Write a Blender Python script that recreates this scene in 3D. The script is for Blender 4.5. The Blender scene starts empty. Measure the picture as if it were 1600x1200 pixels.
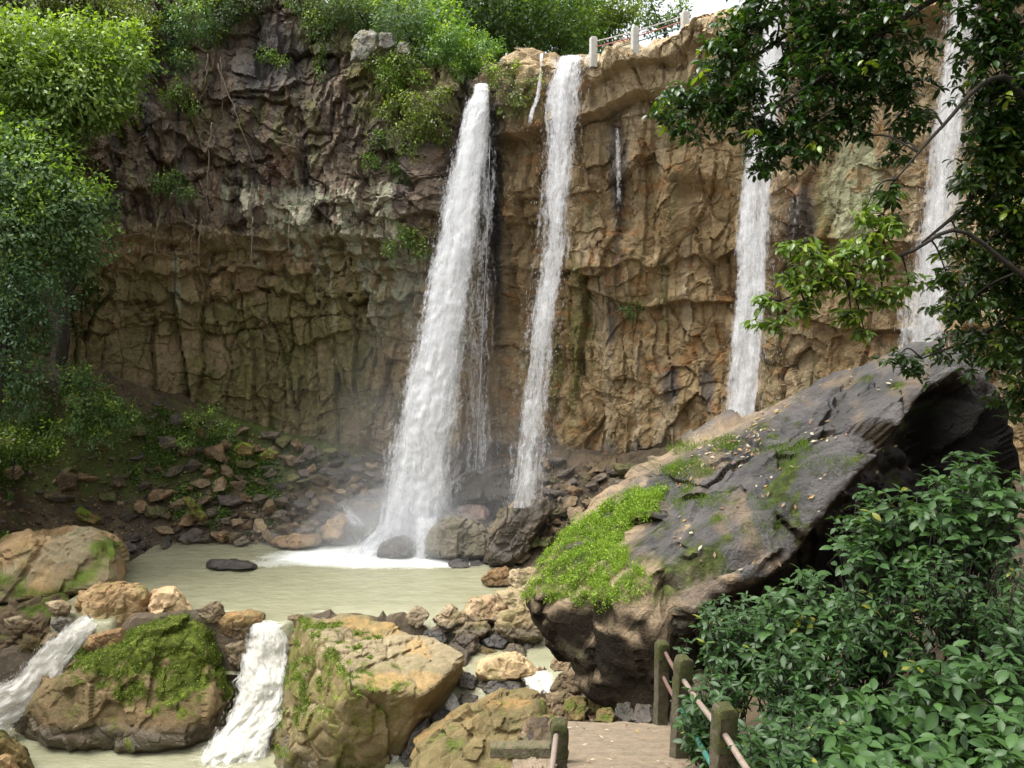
import bpy, bmesh, math, random
import numpy as np
from mathutils import Vector, Matrix

# ---------------------------------------------------------------- camera, sky, sun, exposure
scene = bpy.context.scene
PITCH = math.radians(-4.8)
CAM = np.array([0.0, 0.0, 12.0])
FPX = 1200.0
cam_d = bpy.data.cameras.new('camera'); cam = bpy.data.objects.new('camera', cam_d)
scene.collection.objects.link(cam)
cam_d.sensor_width = 36; cam_d.lens = 36*FPX/1600
cam_d.clip_start = 0.05; cam_d.clip_end = 3000
cam.location = CAM; cam.rotation_euler = (math.radians(90)+PITCH, 0, 0)
scene.camera = cam

SUN_EL = math.radians(68); SUN_AZ = math.radians(262)      # azimuth clockwise from +Y: high, from the left
world = bpy.data.worlds.new("World"); scene.world = world; world.use_nodes = True
wn = world.node_tree; wn.nodes.clear()
sky = wn.nodes.new('ShaderNodeTexSky'); sky.sky_type = 'NISHITA'; sky.sun_disc = False
sky.sun_elevation = SUN_EL; sky.sun_rotation = SUN_AZ
sky.air_density = 1.0; sky.dust_density = 6.0; sky.ozone_density = 1.0
hsv = wn.nodes.new('ShaderNodeHueSaturation'); hsv.inputs['Saturation'].default_value = 0.18   # high thin overcast
bg = wn.nodes.new('ShaderNodeBackground'); bg.inputs['Strength'].default_value = 0.15
wo = wn.nodes.new('ShaderNodeOutputWorld')
wn.links.new(sky.outputs[0], hsv.inputs['Color']); wn.links.new(hsv.outputs[0], bg.inputs['Color']); wn.links.new(bg.outputs[0], wo.inputs['Surface'])
sd = bpy.data.lights.new('sun', 'SUN'); sd.energy = .8; sd.angle = math.radians(35); sd.color = (1.0, 0.95, 0.86)
sun = bpy.data.objects.new('sun', sd); scene.collection.objects.link(sun)
_sdir = Vector((math.sin(SUN_AZ)*math.cos(SUN_EL), math.cos(SUN_AZ)*math.cos(SUN_EL), math.sin(SUN_EL)))
sun.rotation_euler = _sdir.to_track_quat('Z', 'Y').to_euler(); sun.location = (0, 0, 80)
vs = scene.view_settings
vs.view_transform = 'Standard'; vs.look = 'None'; vs.gamma = 1; vs.use_curve_mapping = False
vs.exposure = 1.58
scene.cycles.transparent_max_bounces = 24
scene.cycles.max_bounces = 8
scene.cycles.volume_bounces = 1

# ---------------------------------------------------------------- projection helpers (photo pixels of a 1600x1200 frame)
cp, sp_ = math.cos(PITCH), math.sin(PITCH)
def P(px, py, d):
    """world point at photo pixel (px,py) whose distance along +Y is d"""
    px = np.asarray(px, float); py = np.asarray(py, float); d = np.asarray(d, float)
    a = (px-800)/FPX; b = (600-py)/FPX
    yy = cp - b*sp_; zz = sp_ + b*cp
    s = d/yy
    return np.stack(np.broadcast_arrays(a*s, d, CAM[2]+zz*s), -1)
def PZ(px, py, z):
    a = (px-800)/FPX; b = (600-py)/FPX
    yy = cp - b*sp_; zz = sp_ + b*cp
    s = (z-CAM[2])/zz
    return np.array([a*s, yy*s, z])
def proj(p):
    q = p-CAM
    dep = q[..., 1]*cp + q[..., 2]*sp_
    up = -q[..., 1]*sp_ + q[..., 2]*cp
    dep = np.where(dep < .05, .05, dep)
    return 800+FPX*q[..., 0]/dep, 600-FPX*up/dep

# ---------------------------------------------------------------- numpy noise
def _h(ix, iy, iz, seed):
    h = (ix.astype(np.int64)*374761393 + iy.astype(np.int64)*668265263 + iz.astype(np.int64)*2147483647 + seed*974711) & 0xFFFFFFFF
    h = (h ^ (h >> 13))*1274126177 & 0xFFFFFFFF
    h = (h ^ (h >> 16))*2246822519 & 0xFFFFFFFF
    h = h ^ (h >> 15)
    return (h & 0xFFFFFF)/float(0x1000000)
def vn(p, seed=0):
    f = np.floor(p); t = p-f; f = f.astype(np.int64)
    t = t*t*t*(t*(t*6-15)+10)
    r = 0
    for dx in (0, 1):
        wx = t[:, 0] if dx else 1-t[:, 0]
        for dy in (0, 1):
            wy = t[:, 1] if dy else 1-t[:, 1]
            for dz in (0, 1):
                wz = t[:, 2] if dz else 1-t[:, 2]
                r = r + wx*wy*wz*_h(f[:, 0]+dx, f[:, 1]+dy, f[:, 2]+dz, seed)
    return r*2-1
def fbm(p, octv=4, seed=0, gain=.5, lac=2.03):
    a = 1; s = 0; n = 0; q = p
    for i in range(octv):
        s = s+a*vn(q, seed+i*17); n += a; a *= gain; q = q*lac+11.3
    return s/n
def worley(p, seed=0, jit=.9):
    """F1, F2, per-cell random (3), offset from the cell's point"""
    f = np.floor(p).astype(np.int64); n = len(p)
    F1 = np.full(n, 9.); F2 = np.full(n, 9.); R = np.zeros((n, 3)); O = np.zeros((n, 3))
    for dx in (-1, 0, 1):
        for dy in (-1, 0, 1):
            for dz in (-1, 0, 1):
                cx, cy, cz = f[:, 0]+dx, f[:, 1]+dy, f[:, 2]+dz
                a, b, c = _h(cx, cy, cz, seed), _h(cx, cy, cz, seed+1), _h(cx, cy, cz, seed+2)
                o = np.stack([p[:, 0]-cx-.5-(a-.5)*jit, p[:, 1]-cy-.5-(b-.5)*jit, p[:, 2]-cz-.5-(c-.5)*jit], 1)
                D = np.sqrt((o*o).sum(1))
                m = D < F1
                F2 = np.where(m, F1, np.minimum(F2, D))
                F1 = np.where(m, D, F1)
                O[m] = o[m]
                if m.any():
                    R[m, 0] = _h(cx, cy, cz, seed+5)[m]; R[m, 1] = _h(cx, cy, cz, seed+6)[m]; R[m, 2] = _h(cx, cy, cz, seed+7)[m]
    return F1, F2, R, O
def worley2(u, v, seed=0, jit=.9):
    p0 = np.floor(u).astype(np.int64); p1 = np.floor(v).astype(np.int64); n = len(u); z = np.zeros(n, np.int64)
    F1 = np.full(n, 9.); F2 = np.full(n, 9.); R = np.zeros((n, 3)); O = np.zeros((n, 2))
    for dx in (-1, 0, 1):
        for dy in (-1, 0, 1):
            cx, cy = p0+dx, p1+dy
            a, b = _h(cx, cy, z, seed), _h(cx, cy, z, seed+1)
            o0 = u-cx-.5-(a-.5)*jit; o1 = v-cy-.5-(b-.5)*jit
            D = np.sqrt(o0*o0+o1*o1); m = D < F1
            F2 = np.where(m, F1, np.minimum(F2, D)); F1 = np.where(m, D, F1)
            O[m, 0] = o0[m]; O[m, 1] = o1[m]
            for k in range(3): R[:, k] = np.where(m, _h(cx, cy, z, seed+5+k), R[:, k])
    return F1, F2, R, O
def facet(p, seed, tilt=.7):
    F1, F2, R, O = worley(p, seed)
    g = (R-.5)*2*tilt
    return (R[:, 0]-.5) + (g*O).sum(1), F2-F1
def facet2(u, v, seed, tilt=.7):
    F1, F2, R, O = worley2(u, v, seed)
    return (R[:, 0]-.5) + (R[:, 1]-.5)*2*tilt*O[:, 0] + (R[:, 2]-.5)*2*tilt*O[:, 1], F2-F1
def ss(a, b, x):
    t = np.clip((x-a)/(b-a), 0, 1); return t*t*(3-2*t)
def mixc(a, b, t):
    t = np.asarray(t)[:, None]; return np.asarray(a)*(1-t)+np.asarray(b)*t

# ---------------------------------------------------------------- object helpers
COL = scene.collection
def tag(o, label=None, cat=None, group=None, kind=None):
    if label: o['label'] = label
    if cat: o['category'] = cat
    if group: o['group'] = group
    if kind: o['kind'] = kind
    return o
def empty(name, loc, label, cat, group=None):
    o = bpy.data.objects.new(name, None); COL.objects.link(o); o.location = [float(c) for c in loc]
    o.empty_display_size = .2
    return tag(o, label, cat, group)
def make_mesh(name, V, F, mat, parent=None, smooth=False, attrs=None, loc=None):
    """V (n,3) world coordinates, F (m,k) int or list of such arrays. Stored relative to loc."""
    V = np.asarray(V, np.float32)
    Fs = F if isinstance(F, list) else [F]
    Fs = [np.asarray(f, np.int32) for f in Fs if len(f)]
    me = bpy.data.meshes.new(name)
    base = np.zeros(3)
    if parent is not None: base = np.array(parent.location)
    elif loc is not None: base = np.asarray(loc, float)
    W = V-base.astype(np.float32)
    me.vertices.add(len(W)); me.vertices.foreach_set('co', W.ravel())
    idx = np.concatenate([f.ravel() for f in Fs]); cnt = np.concatenate([np.full(len(f), f.shape[1], np.int32) for f in Fs])
    st = np.concatenate([[0], np.cumsum(cnt)[:-1]]).astype(np.int32)
    me.loops.add(len(idx)); me.loops.foreach_set('vertex_index', idx)
    me.polygons.add(len(cnt)); me.polygons.foreach_set('loop_start', st); me.polygons.foreach_set('loop_total', cnt)
    me.update(calc_edges=True)
    me.polygons.foreach_set('use_smooth', np.full(len(cnt), bool(smooth)))
    for k, a in (attrs or {}).items():
        a = np.asarray(a, np.float32)
        if a.ndim == 1:
            at = me.attributes.new(k, 'FLOAT', 'POINT'); at.data.foreach_set('value', a)
        else:
            at = me.attributes.new(k, 'FLOAT_COLOR', 'POINT')
            if a.shape[1] == 3: a = np.concatenate([a, np.ones((len(a), 1), np.float32)], 1)
            at.data.foreach_set('color', a.ravel())
    me.validate()
    me.materials.append(mat)
    o = bpy.data.objects.new(name, me); COL.objects.link(o)
    if parent is not None: o.parent = parent
    elif loc is not None: o.location = [float(c) for c in loc]
    return o
def copy_thing(o, loc, rot, scale=None):
    c = o.copy(); COL.objects.link(c); c.location = [float(q) for q in loc]; c.rotation_euler = rot
    if scale is not None: c.scale = (scale,)*3 if np.isscalar(scale) else scale
    for ch in o.children:
        d = ch.copy(); COL.objects.link(d); d.parent = c
    return c
def grid_faces(nu, nv):
    i, j = np.meshgrid(np.arange(nu-1), np.arange(nv-1), indexing='ij')
    a = (i*nv+j).ravel()
    return np.stack([a, a+nv, a+nv+1, a+1], 1)
def vnormals(V, F):
    a, b, c = V[F[:, 0]], V[F[:, 1]], V[F[:, 2]]
    n = np.cross(b-a, c-a); N = np.zeros_like(V)
    for k in range(F.shape[1]):
        for ax in range(3): N[:, ax] += np.bincount(F[:, k], n[:, ax], len(V))
    return N/(np.linalg.norm(N, axis=1, keepdims=True)+1e-9)
class Acc:
    """collects pieces into one mesh"""
    def __init__(s): s.V = []; s.F = {}; s.n = 0; s.A = []
    def add(s, V, F, col=None):
        F = np.asarray(F)
        s.V.append(V); s.F.setdefault(F.shape[1], []).append(F+s.n); s.n += len(V)
        if col is not None: s.A.append(np.broadcast_to(np.asarray(col, float), (len(V), 3)))
    def build(s, name, mat, parent=None, smooth=False, loc=None):
        at = {'Col': np.concatenate(s.A)} if s.A else None
        return make_mesh(name, np.concatenate(s.V), [np.concatenate(f) for f in s.F.values()], mat, parent, smooth, at, loc)
def tube(path, rad, n=7):
    path = np.asarray(path, float); m = len(path); rad = np.broadcast_to(np.asarray(rad, float), (m,))
    t = np.gradient(path, axis=0); t /= np.linalg.norm(t, axis=1, keepdims=True)+1e-9
    ref = np.array([.31, .17, .93]) if abs(t[0, 2]) < .9 else np.array([.97, .13, .1])
    a = np.cross(t, ref); a /= np.linalg.norm(a, axis=1, keepdims=True)+1e-9; b = np.cross(t, a)
    th = np.arange(n)*2*math.pi/n
    V = path[:, None]+rad[:, None, None]*(np.cos(th)[None, :, None]*a[:, None]+np.sin(th)[None, :, None]*b[:, None])
    V = V.reshape(-1, 3)
    i, j = np.meshgrid(np.arange(m-1), np.arange(n), indexing='ij'); k = (j+1) % n
    F = np.stack([i*n+j, i*n+k, (i+1)*n+k, (i+1)*n+j], -1).reshape(-1, 4)
    V = np.concatenate([V, path[:1], path[-1:]]); c0, c1 = m*n, m*n+1
    jj = np.arange(n); kk = (jj+1) % n
    F2 = np.concatenate([np.stack([kk, jj, np.full(n, c0), np.full(n, c0)], 1), np.stack([(m-1)*n+jj, (m-1)*n+kk, np.full(n, c1), np.full(n, c1)], 1)])
    return V, F, F2[:, :3]
def crom(pts, n):
    pts = np.asarray(pts, float); k = len(pts)
    q = np.concatenate([[2*pts[0]-pts[1]], pts, [2*pts[-1]-pts[-2]]])
    s = np.linspace(0, k-1-1e-6, n); i = s.astype(int); t = (s-i)[:, None]
    a, b, c, d = q[i], q[i+1], q[i+2], q[i+3]
    return .5*((2*b)+(-a+c)*t+(2*a-5*b+4*c-d)*t*t+(-a+3*b-3*c+d)*t**3)

# ---------------------------------------------------------------- materials
class NT:
    def __init__(s, name):
        s.m = bpy.data.materials.new(name); s.m.use_nodes = True; s.t = s.m.node_tree; s.t.nodes.clear()
        s.out = s.t.nodes.new('ShaderNodeOutputMaterial')
    def n(s, typ, **kw):
        nd = s.t.nodes.new('ShaderNode'+typ)
        for k, v in kw.items():
            if k.startswith('i_'):
                key = k[2:]; key = int(key) if key.isdigit() else key.replace('_', ' ')
                s.set(nd.inputs[key], v)
            else: setattr(nd, k, v)
        return nd
    def set(s, sock, v):
        if hasattr(v, 'bl_idname') and hasattr(v, 'links'): s.t.links.new(v, sock)
        elif hasattr(v, 'outputs'): s.t.links.new(v.outputs[0], sock)
        else: sock.default_value = v
    def math(s, op, a, b=0., c=None, clamp=False):
        nd = s.t.nodes.new('ShaderNodeMath'); nd.operation = op; nd.use_clamp = clamp
        s.set(nd.inputs[0], a); s.set(nd.inputs[1], b)
        if c is not None: s.set(nd.inputs[2], c)
        return nd.outputs[0]
    def noise(s, vec, scale, detail=4, rough=.55):
        nd = s.t.nodes.new('ShaderNodeTexNoise'); nd.inputs['Scale'].default_value = scale
        nd.inputs['Detail'].default_value = detail; nd.inputs['Roughness'].default_value = rough
        if vec is not None: s.set(nd.inputs['Vector'], vec)
        return nd.outputs['Fac']
    def mapr(s, v, a, b, c=0., d=1.):
        nd = s.t.nodes.new('ShaderNodeMapRange'); s.set(nd.inputs[0], v)
        for i, q in enumerate((a, b, c, d)): s.set(nd.inputs[i+1], q)
        return nd.outputs[0]
    def mix(s, f, a, b, mode='MIX'):
        nd = s.t.nodes.new('ShaderNodeMix'); nd.data_type = 'RGBA'; nd.blend_type = mode
        s.set(nd.inputs[0], f); s.set(nd.inputs[6], a); s.set(nd.inputs[7], b)
        return nd.outputs[2]
def rgba(c): return (c[0], c[1], c[2], 1)

def rock_mat(name, scale=1., bump=.5, objvar=True):
    """colour attribute Col, wetness attribute Wet, broken up with fine procedural grain"""
    k = NT(name); tc = k.n('TexCoord').outputs['Object']
    at = k.n('Attribute', attribute_name='Col').outputs['Color']; wet = k.n('Attribute', attribute_name='Wet').outputs['Fac']
    n1 = k.noise(tc, 2.2*scale, 8, .7); n2 = k.noise(tc, 14*scale, 5, .65); n3 = k.noise(tc, 55*scale, 3, .6)
    v = k.mapr(n1, .25, .75, .68, 1.34)
    v = k.math('MULTIPLY', v, k.mapr(n2, .25, .75, .72, 1.3))
    v = k.math('MULTIPLY', v, k.mapr(n3, .25, .75, .85, 1.16))
    if objvar:
        oi = k.n('ObjectInfo').outputs['Random']
        v = k.math('MULTIPLY', v, k.mapr(oi, 0, 1, .72, 1.28))
    g = k.n('CombineColor'); [k.set(g.inputs[i], v) for i in range(3)]
    c = k.mix(1., at, g.outputs[0], 'MULTIPLY')
    vo = k.n('TexVoronoi', feature='DISTANCE_TO_EDGE'); vo.inputs['Scale'].default_value = 1.6*scale
    wv = k.n('VectorMath', operation='ADD'); k.set(wv.inputs[0], tc)
    nn = k.t.nodes.new('ShaderNodeTexNoise'); nn.inputs['Scale'].default_value = 1.3*scale; nn.inputs['Detail'].default_value = 3
    k.t.links.new(tc, nn.inputs['Vector']); k.t.links.new(nn.outputs['Color'], wv.inputs[1])
    k.t.links.new(wv.outputs[0], vo.inputs['Vector'])
    crack = k.mapr(vo.outputs['Distance'], 0., .05, 0., 1.)
    hgt = k.math('ADD', k.math('MULTIPLY', n1, .55), k.math('MULTIPLY', n2, .3))
    hgt = k.math('ADD', hgt, k.math('MULTIPLY', n3, .1)); hgt = k.math('ADD', hgt, k.math('MULTIPLY', crack, .05))
    bp = k.n('Bump'); bp.inputs['Strength'].default_value = bump; bp.inputs['Distance'].default_value = .35/scale
    k.set(bp.inputs['Height'], hgt)
    b = k.n('BsdfPrincipled'); k.set(b.inputs['Base Color'], c); k.t.links.new(bp.outputs[0], b.inputs['Normal'])
    r = k.mapr(wet, 0, 1, .88, .28); k.set(b.inputs['Roughness'], r)
    k.set(b.inputs['Specular IOR Level'], k.mapr(wet, 0, 1, .12, .6))
    k.t.links.new(b.outputs[0], k.out.inputs[0]); return k.m

def leaf_mat(name, trans=.35, rough=.45, spec=.4):
    k = NT(name)
    at = k.n('Attribute', attribute_name='Col').outputs['Color']
    b = k.n('BsdfPrincipled'); k.set(b.inputs['Base Color'], at); b.inputs['Roughness'].default_value = rough
    b.inputs['Specular IOR Level'].default_value = spec
    tr = k.n('BsdfTranslucent')
    c2 = k.mix(1., at, (1.5, 1.6, .55, 1), 'MULTIPLY'); k.set(tr.inputs['Color'], c2)
    mx = k.n('MixShader'); mx.inputs[0].default_value = trans
    k.t.links.new(b.outputs[0], mx.inputs[1]); k.t.links.new(tr.outputs[0], mx.inputs[2]); k.t.links.new(mx.outputs[0], k.out.inputs[0])
    return k.m

def simple_mat(name, col, rough=.8, var=.25, scale=6., col2=None, thr=.55, bump=.3, metal=0.):
    k = NT(name); tc = k.n('TexCoord').outputs['Object']
    n1 = k.noise(tc, scale, 6, .65); n2 = k.noise(tc, scale*6, 4, .6)
    v = k.math('MULTIPLY', k.mapr(n1, .25, .75, 1-var, 1+var), k.mapr(n2, .25, .75, 1-var*.6, 1+var*.6))
    g = k.n('CombineColor'); [k.set(g.inputs[i], v) for i in range(3)]
    c = rgba(col)
    if col2 is not None:
        n3 = k.noise(tc, scale*1.7, 5, .7); c = k.mix(k.mapr(n3, thr-.06, thr+.06), rgba(col), rgba(col2))
    c = k.mix(1., c, g.outputs[0], 'MULTIPLY')
    bp = k.n('Bump'); bp.inputs['Strength'].default_value = bump; bp.inputs['Distance'].default_value = .02
    k.set(bp.inputs['Height'], k.math('ADD', n1, n2))
    b = k.n('BsdfPrincipled'); k.set(b.inputs['Base Color'], c); b.inputs['Roughness'].default_value = rough; b.inputs['Metallic'].default_value = metal
    k.t.links.new(bp.outputs[0], b.inputs['Normal']); k.t.links.new(b.outputs[0], k.out.inputs[0]); return k.m

def fall_mat(name, colr=(.88, .89, .90)):
    """falling white water: streaky foam and drops, clear between them. Flow = (across m, along m, seed), Dens = local density"""
    k = NT(name)
    fl = k.n('Attribute', attribute_name='Flow').outputs['Color']; de = k.n('Attribute', attribute_name='Dens').outputs['Fac']
    m1 = k.n('VectorMath', operation='MULTIPLY'); k.set(m1.inputs[0], fl); m1.inputs[1].default_value = (3.6, .30, 7.)
    m2 = k.n('VectorMath', operation='MULTIPLY'); k.set(m2.inputs[0], fl); m2.inputs[1].default_value = (11., 4.2, 13.)
    m3 = k.n('VectorMath', operation='MULTIPLY'); k.set(m3.inputs[0], fl); m3.inputs[1].default_value = (1.1, .55, 5.)
    a = k.noise(m1, 1, 4, .6); b = k.noise(m2, 1, 3, .7); c = k.noise(m3, 1, 3, .6)
    n = k.math('ADD', k.math('MULTIPLY', a, .44), k.math('ADD', k.math('MULTIPLY', b, .34), k.math('MULTIPLY', c, .22)))
    n = k.math('ADD', k.math('MULTIPLY', n, 2.1), -.55)             # stretch the contrast: strands, clumps and gaps
    x = k.math('ADD', n, k.math('MULTIPLY', de, .62))
    al = k.mapr(x, .74, 1.10); al = k.math('POWER', al, .8)
    cc = k.mix(k.mapr(a, .32, .62), rgba([q*.82 for q in colr]), rgba(colr))
    di = k.n('BsdfDiffuse'); tr = k.n('BsdfTranslucent'); k.set(di.inputs['Color'], cc); k.set(tr.inputs['Color'], cc)
    s1 = k.n('MixShader'); s1.inputs[0].default_value = .45; k.t.links.new(di.outputs[0], s1.inputs[1]); k.t.links.new(tr.outputs[0], s1.inputs[2])
    bp = k.n('Bump'); bp.inputs['Strength'].default_value = .35; bp.inputs['Distance'].default_value = .12; k.set(bp.inputs['Height'], n)
    k.t.links.new(bp.outputs[0], di.inputs['Normal'])
    tp = k.n('BsdfTransparent'); s2 = k.n('MixShader'); k.set(s2.inputs[0], al)
    k.t.links.new(tp.outputs[0], s2.inputs[1]); k.t.links.new(s1.outputs[0], s2.inputs[2]); k.t.links.new(s2.outputs[0], k.out.inputs[0])
    return k.m

def pool_mat():
    k = NT('silty_water'); tc = k.n('TexCoord').outputs['Object']
    foam = k.n('Attribute', attribute_name='Foam').outputs['Fac']
    m = k.n('VectorMath', operation='MULTIPLY'); k.set(m.inputs[0], tc); m.inputs[1].default_value = (.8, 2.0, 1.)
    n1 = k.noise(m, 1.2, 5, .6); n2 = k.noise(m, 5, 4, .6); n3 = k.noise(tc, 7, 6, .75)
    c = k.mix(k.mapr(n1, .3, .7), (.21, .21, .13, 1), (.265, .26, .17, 1))
    x = k.math('ADD', k.math('MULTIPLY', n3, .6), k.math('ADD', k.math('MULTIPLY', n1, .4), foam))
    fm = k.mapr(x, .82, 1.18)
    c = k.mix(fm, c, (.66, .68, .66, 1))
    bp = k.n('Bump'); bp.inputs['Strength'].default_value = .8; bp.inputs['Distance'].default_value = .11
    k.set(bp.inputs['Height'], k.math('ADD', n1, k.math('MULTIPLY', n2, .45)))
    b = k.n('BsdfPrincipled'); k.set(b.inputs['Base Color'], c); k.set(b.inputs['Roughness'], k.mapr(fm, 0, 1, .14, .8)); b.inputs['IOR'].default_value = 1.33
    k.t.links.new(bp.outputs[0], b.inputs['Normal']); k.t.links.new(b.outputs[0], k.out.inputs[0]); return k.m

def mist_mat(name, dens):
    k = NT(name); v = k.n('VolumePrincipled'); v.inputs['Color'].default_value = (.95, .97, 1, 1); v.inputs['Density'].default_value = dens
    v.inputs['Anisotropy'].default_value = .2
    k.t.links.new(v.outputs[0], k.out.inputs['Volume']); return k.m

M_CLIFF = rock_mat('cliff_rock', 1., .9, False)
M_ROCK = rock_mat('boulder_rock', 1.3, .6)
M_BIG = rock_mat('big_boulder_rock', 1.3, 1.0, False)
M_GROUND = rock_mat('gravel_ground', 2.0, .9, False)
M_LEAF = leaf_mat('far_leaves')
M_LEAFN = leaf_mat('canopy_leaves', .30, .32, .5)
M_SHRUB = leaf_mat('shrub_leaves', .22, .45, .35)
M_GRASS = leaf_mat('grass_blades', .35, .6, .2)
M_BARK = simple_mat('bark', (.03, .025, .018), .9, .35, 9.)
M_BARKP = simple_mat('pale_bark', (.17, .14, .10), .9, .3, 9.)
M_WATER = fall_mat('falling_water')
M_CASC = fall_mat('cascade_water', (.86, .85, .79))
M_POOL = pool_mat()
M_CONC = simple_mat('path_concrete', (.19, .145, .095), .85, .3, 5.5, (.13, .105, .065), .56, .6)
M_POST = simple_mat('weathered_concrete', (.075, .062, .036), .9, .35, 8., (.04, .042, .016), .55, .6)
M_MOSSY = simple_mat('moss', (.06, .065, .008), .95, .4, 20., (.035, .035, .012), .5, .8)
M_PIPE = simple_mat('pink_painted_pipe', (.23, .185, .15), .5, .2, 20., (.25, .12, .07), .62, .2)
M_PIPED = simple_mat('rusty_pipe', (.13, .075, .06), .6, .3, 20., (.28, .18, .15), .6, .2)
M_TEAL = simple_mat('teal_painted_pipe', (.03, .13, .105), .5, .2, 20., (.02, .10, .08), .6, .2)
M_WHITE = simple_mat('white_paint', (.42, .41, .37), .7, .1, 5., (.45, .43, .38), .66, .2)
M_RED = simple_mat('red_paint', (.35, .10, .09), .6, .15, 8.)
M_WOOD = simple_mat('mossy_timber', (.10, .08, .045), .9, .3, 7., (.045, .055, .014), .55, .7)

# ---------------------------------------------------------------- cliff
PLAN = np.array([(-700, 29), (-400, 34), (-130, 38), (100, 41.5), (300, 45.5), (550, 46), (690, 44), (738, 45.6), (772, 46.2), (797, 43.4), (900, 40.8), (1100, 38), (1300, 34), (1500, 30), (1760, 24.5), (2000, 21.5), (2600, 17)], float)
PLAN_XY = np.stack([(PLAN[:, 0]-800)/FPX*PLAN[:, 1], PLAN[:, 1]], 1)
_c = crom(PLAN_XY, 4000); _s = np.concatenate([[0], np.cumsum(np.linalg.norm(np.diff(_c, axis=0), axis=1))]); ULEN = _s[-1]
def plan(u):
    x = np.interp(u, _s, _c[:, 0]); y = np.interp(u, _s, _c[:, 1]); return x, y
def cliff_y(x): return np.interp(x, _c[:, 0], _c[:, 1])
ZTOP = lambda px: np.interp(px, [-400, 200, 470, 560, 700, 730, 745, 768, 790, 820, 850, 880, 925, 1130, 1300, 2100],
                            [33, 33, 32, 29, 26.3, 25.5, 25.2, 25.2, 25.6, 26.0, 25.4, 25.2, 25.3, 26.2, 26.6, 27])

def cliff_disp(u, z, px):
    """outward displacement in metres; u along the wall, z height, px photo column (left/right character)"""
    n = len(u); q = np.stack([u, z, np.zeros(n)], 1)
    rt = ss(755, 800, px)                                         # right-hand, tan wall
    w1 = fbm(q*.35, 3, 3); w2 = fbm(q*.35+40, 3, 9); w3 = fbm(q*1.6, 3, 19)
    D = .8*fbm(q*np.array([.16, .10, 1]), 3, 21)
    uw = u+.7*w1+.10*w3; zw = z+.7*w2+.10*w3
    # big fractured slabs
    f1, e1 = facet2(uw/2.6, zw/2.5, 31, .8); f2, e2 = facet2(uw/1.15+7, zw/1.1, 47, .8); f3, e3 = facet2(uw/.5, zw/.5, 53, .8)
    c1, ce = facet2((u+.35*w1)/1.25, (z+1.5*w2+3*fbm(np.stack([u*.6, u*0+4, u*0], 1), 2, 63))/7.5, 61, .8); c2_, ce2 = facet2((u+.25*w1)/.6+3, (z+w2+2.2*fbm(np.stack([u*.8, u*0, u*0], 1), 2, 69))/2.4, 67, .9)
    zl = z+.55*w1+.25*w3
    fb, eb = facet2(uw/1.7, zw/1.25, 35, .30); fv, ev = facet2(uw/2.3, zw/5.0, 37, .35)
    # ---- left wall profile: hanging upper block, undercut shelves, fluted columns below
    low = 1-ss(13.2, 14.4, zl+.5*w2)
    up = ss(16.2, 16.6, zl)
    L = .4+.95*up+.65*ss(14.8, 14.95, zl+.5*w2+.5*w3)+.45*ss(15.6, 15.75, zl-.7*w2)+.45*ss(17.4, 17.6, zl+1.2*w2)*(w1 > -.1)+.75*ss(13.3, 13.45, zl+.9*w2+.5*w3)+.4*ss(12.2, 12.3, zl-1.4*w2+.3*w3) + .5*ss(23, 30, z)*-3.0
    L = L - .9*ss(18.5, 21, zl)*(.5+.5*w1) + .45*ss(10.7, 10.9, zl+2.6*w2)
    Lb = low*(.85*c1+.35*c2_+.35*fb-.34*np.exp(-ce/.05)+.12*f2+.10*f3+.2*fbm(q*np.array([1.4, .6, 1]), 4, 83)) + (1-low)*(.45*f1+.75*fb+.30*f2+.10*f3+.30*c1+.3*c2_+.35*fbm(q*np.array([1.1, .8, 1]), 4, 81)-.12*np.exp(-e1/.04))
    L = (L-2.7)*(1-.85*np.exp(-((px-745)/45)**2))+Lb*(.35+.65*ss(745, 690, px))
    # ---- right wall profile: thick cap rock overhanging, then stepped slabs
    capz = np.interp(px, [780, 900, 960, 1010, 1100, 1300, 2000], [22.0, 22.1, 22.3, 22.9, 23.6, 23.8, 24.0])
    R = 1.5*ss(-.12, .12, z-capz+.5*w1) + .75*ss(1.2, 1.5, z-capz+.9*w1)*(1+w2)
    ledge = np.interp(px, [780, 830, 880, 1000, 1150, 1300, 2000], [17.4, 17.4, 13.6, 12.7, 13.0, 11.5, 11.5])
    R = R+.6*ss(-.08, .08, z-ledge+.35*w1+.1*w3) + .45*ss(-.06, .06, z-15.2-1.2*w2)
    big = ss(6.5, 9.0, z)
    R = R-1.5+.75*fv-.10*np.exp(-ev/.03)+(.26*f1+.36*fb+.09*f2+.04*f3)*(.6+.4*big) + .5*c1*(1-.3*big)+.22*c2_-.12*np.exp(-ce/.05)*(.4+.6*(w1 > 0))+.55*fbm(q*np.array([.5, .4, 1]), 3, 77)+.14*fbm(q*np.array([1.6, .9, 1]), 4, 79)
    R = R+.9*np.exp(-((px-1045)/22)**2)*ss(15, 17, z)*(1-ss(19, 21, z)) - .7*np.exp(-((px-1075)/28)**2)*np.exp(-((z-18.3)/.6)**2)
    D = D+L*(1-rt)+R*rt + .10*fbm(q*3.1, 4, 91)+.45*fbm(q*np.array([2.2, .35, 1]), 4, 93)*np.exp(-((px-772)/26)**2)
    # recess behind the first fall
    D = D-.6*np.exp(-((px-772)/16)**2)*ss(8, 12, z)
    return D, e1, ce, f1, f2

def streak(u, z, seed, fu=1.6, fz=.14): return fbm(np.stack([u*fu, z*fz, np.zeros(len(u))], 1), 4, seed)

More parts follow.
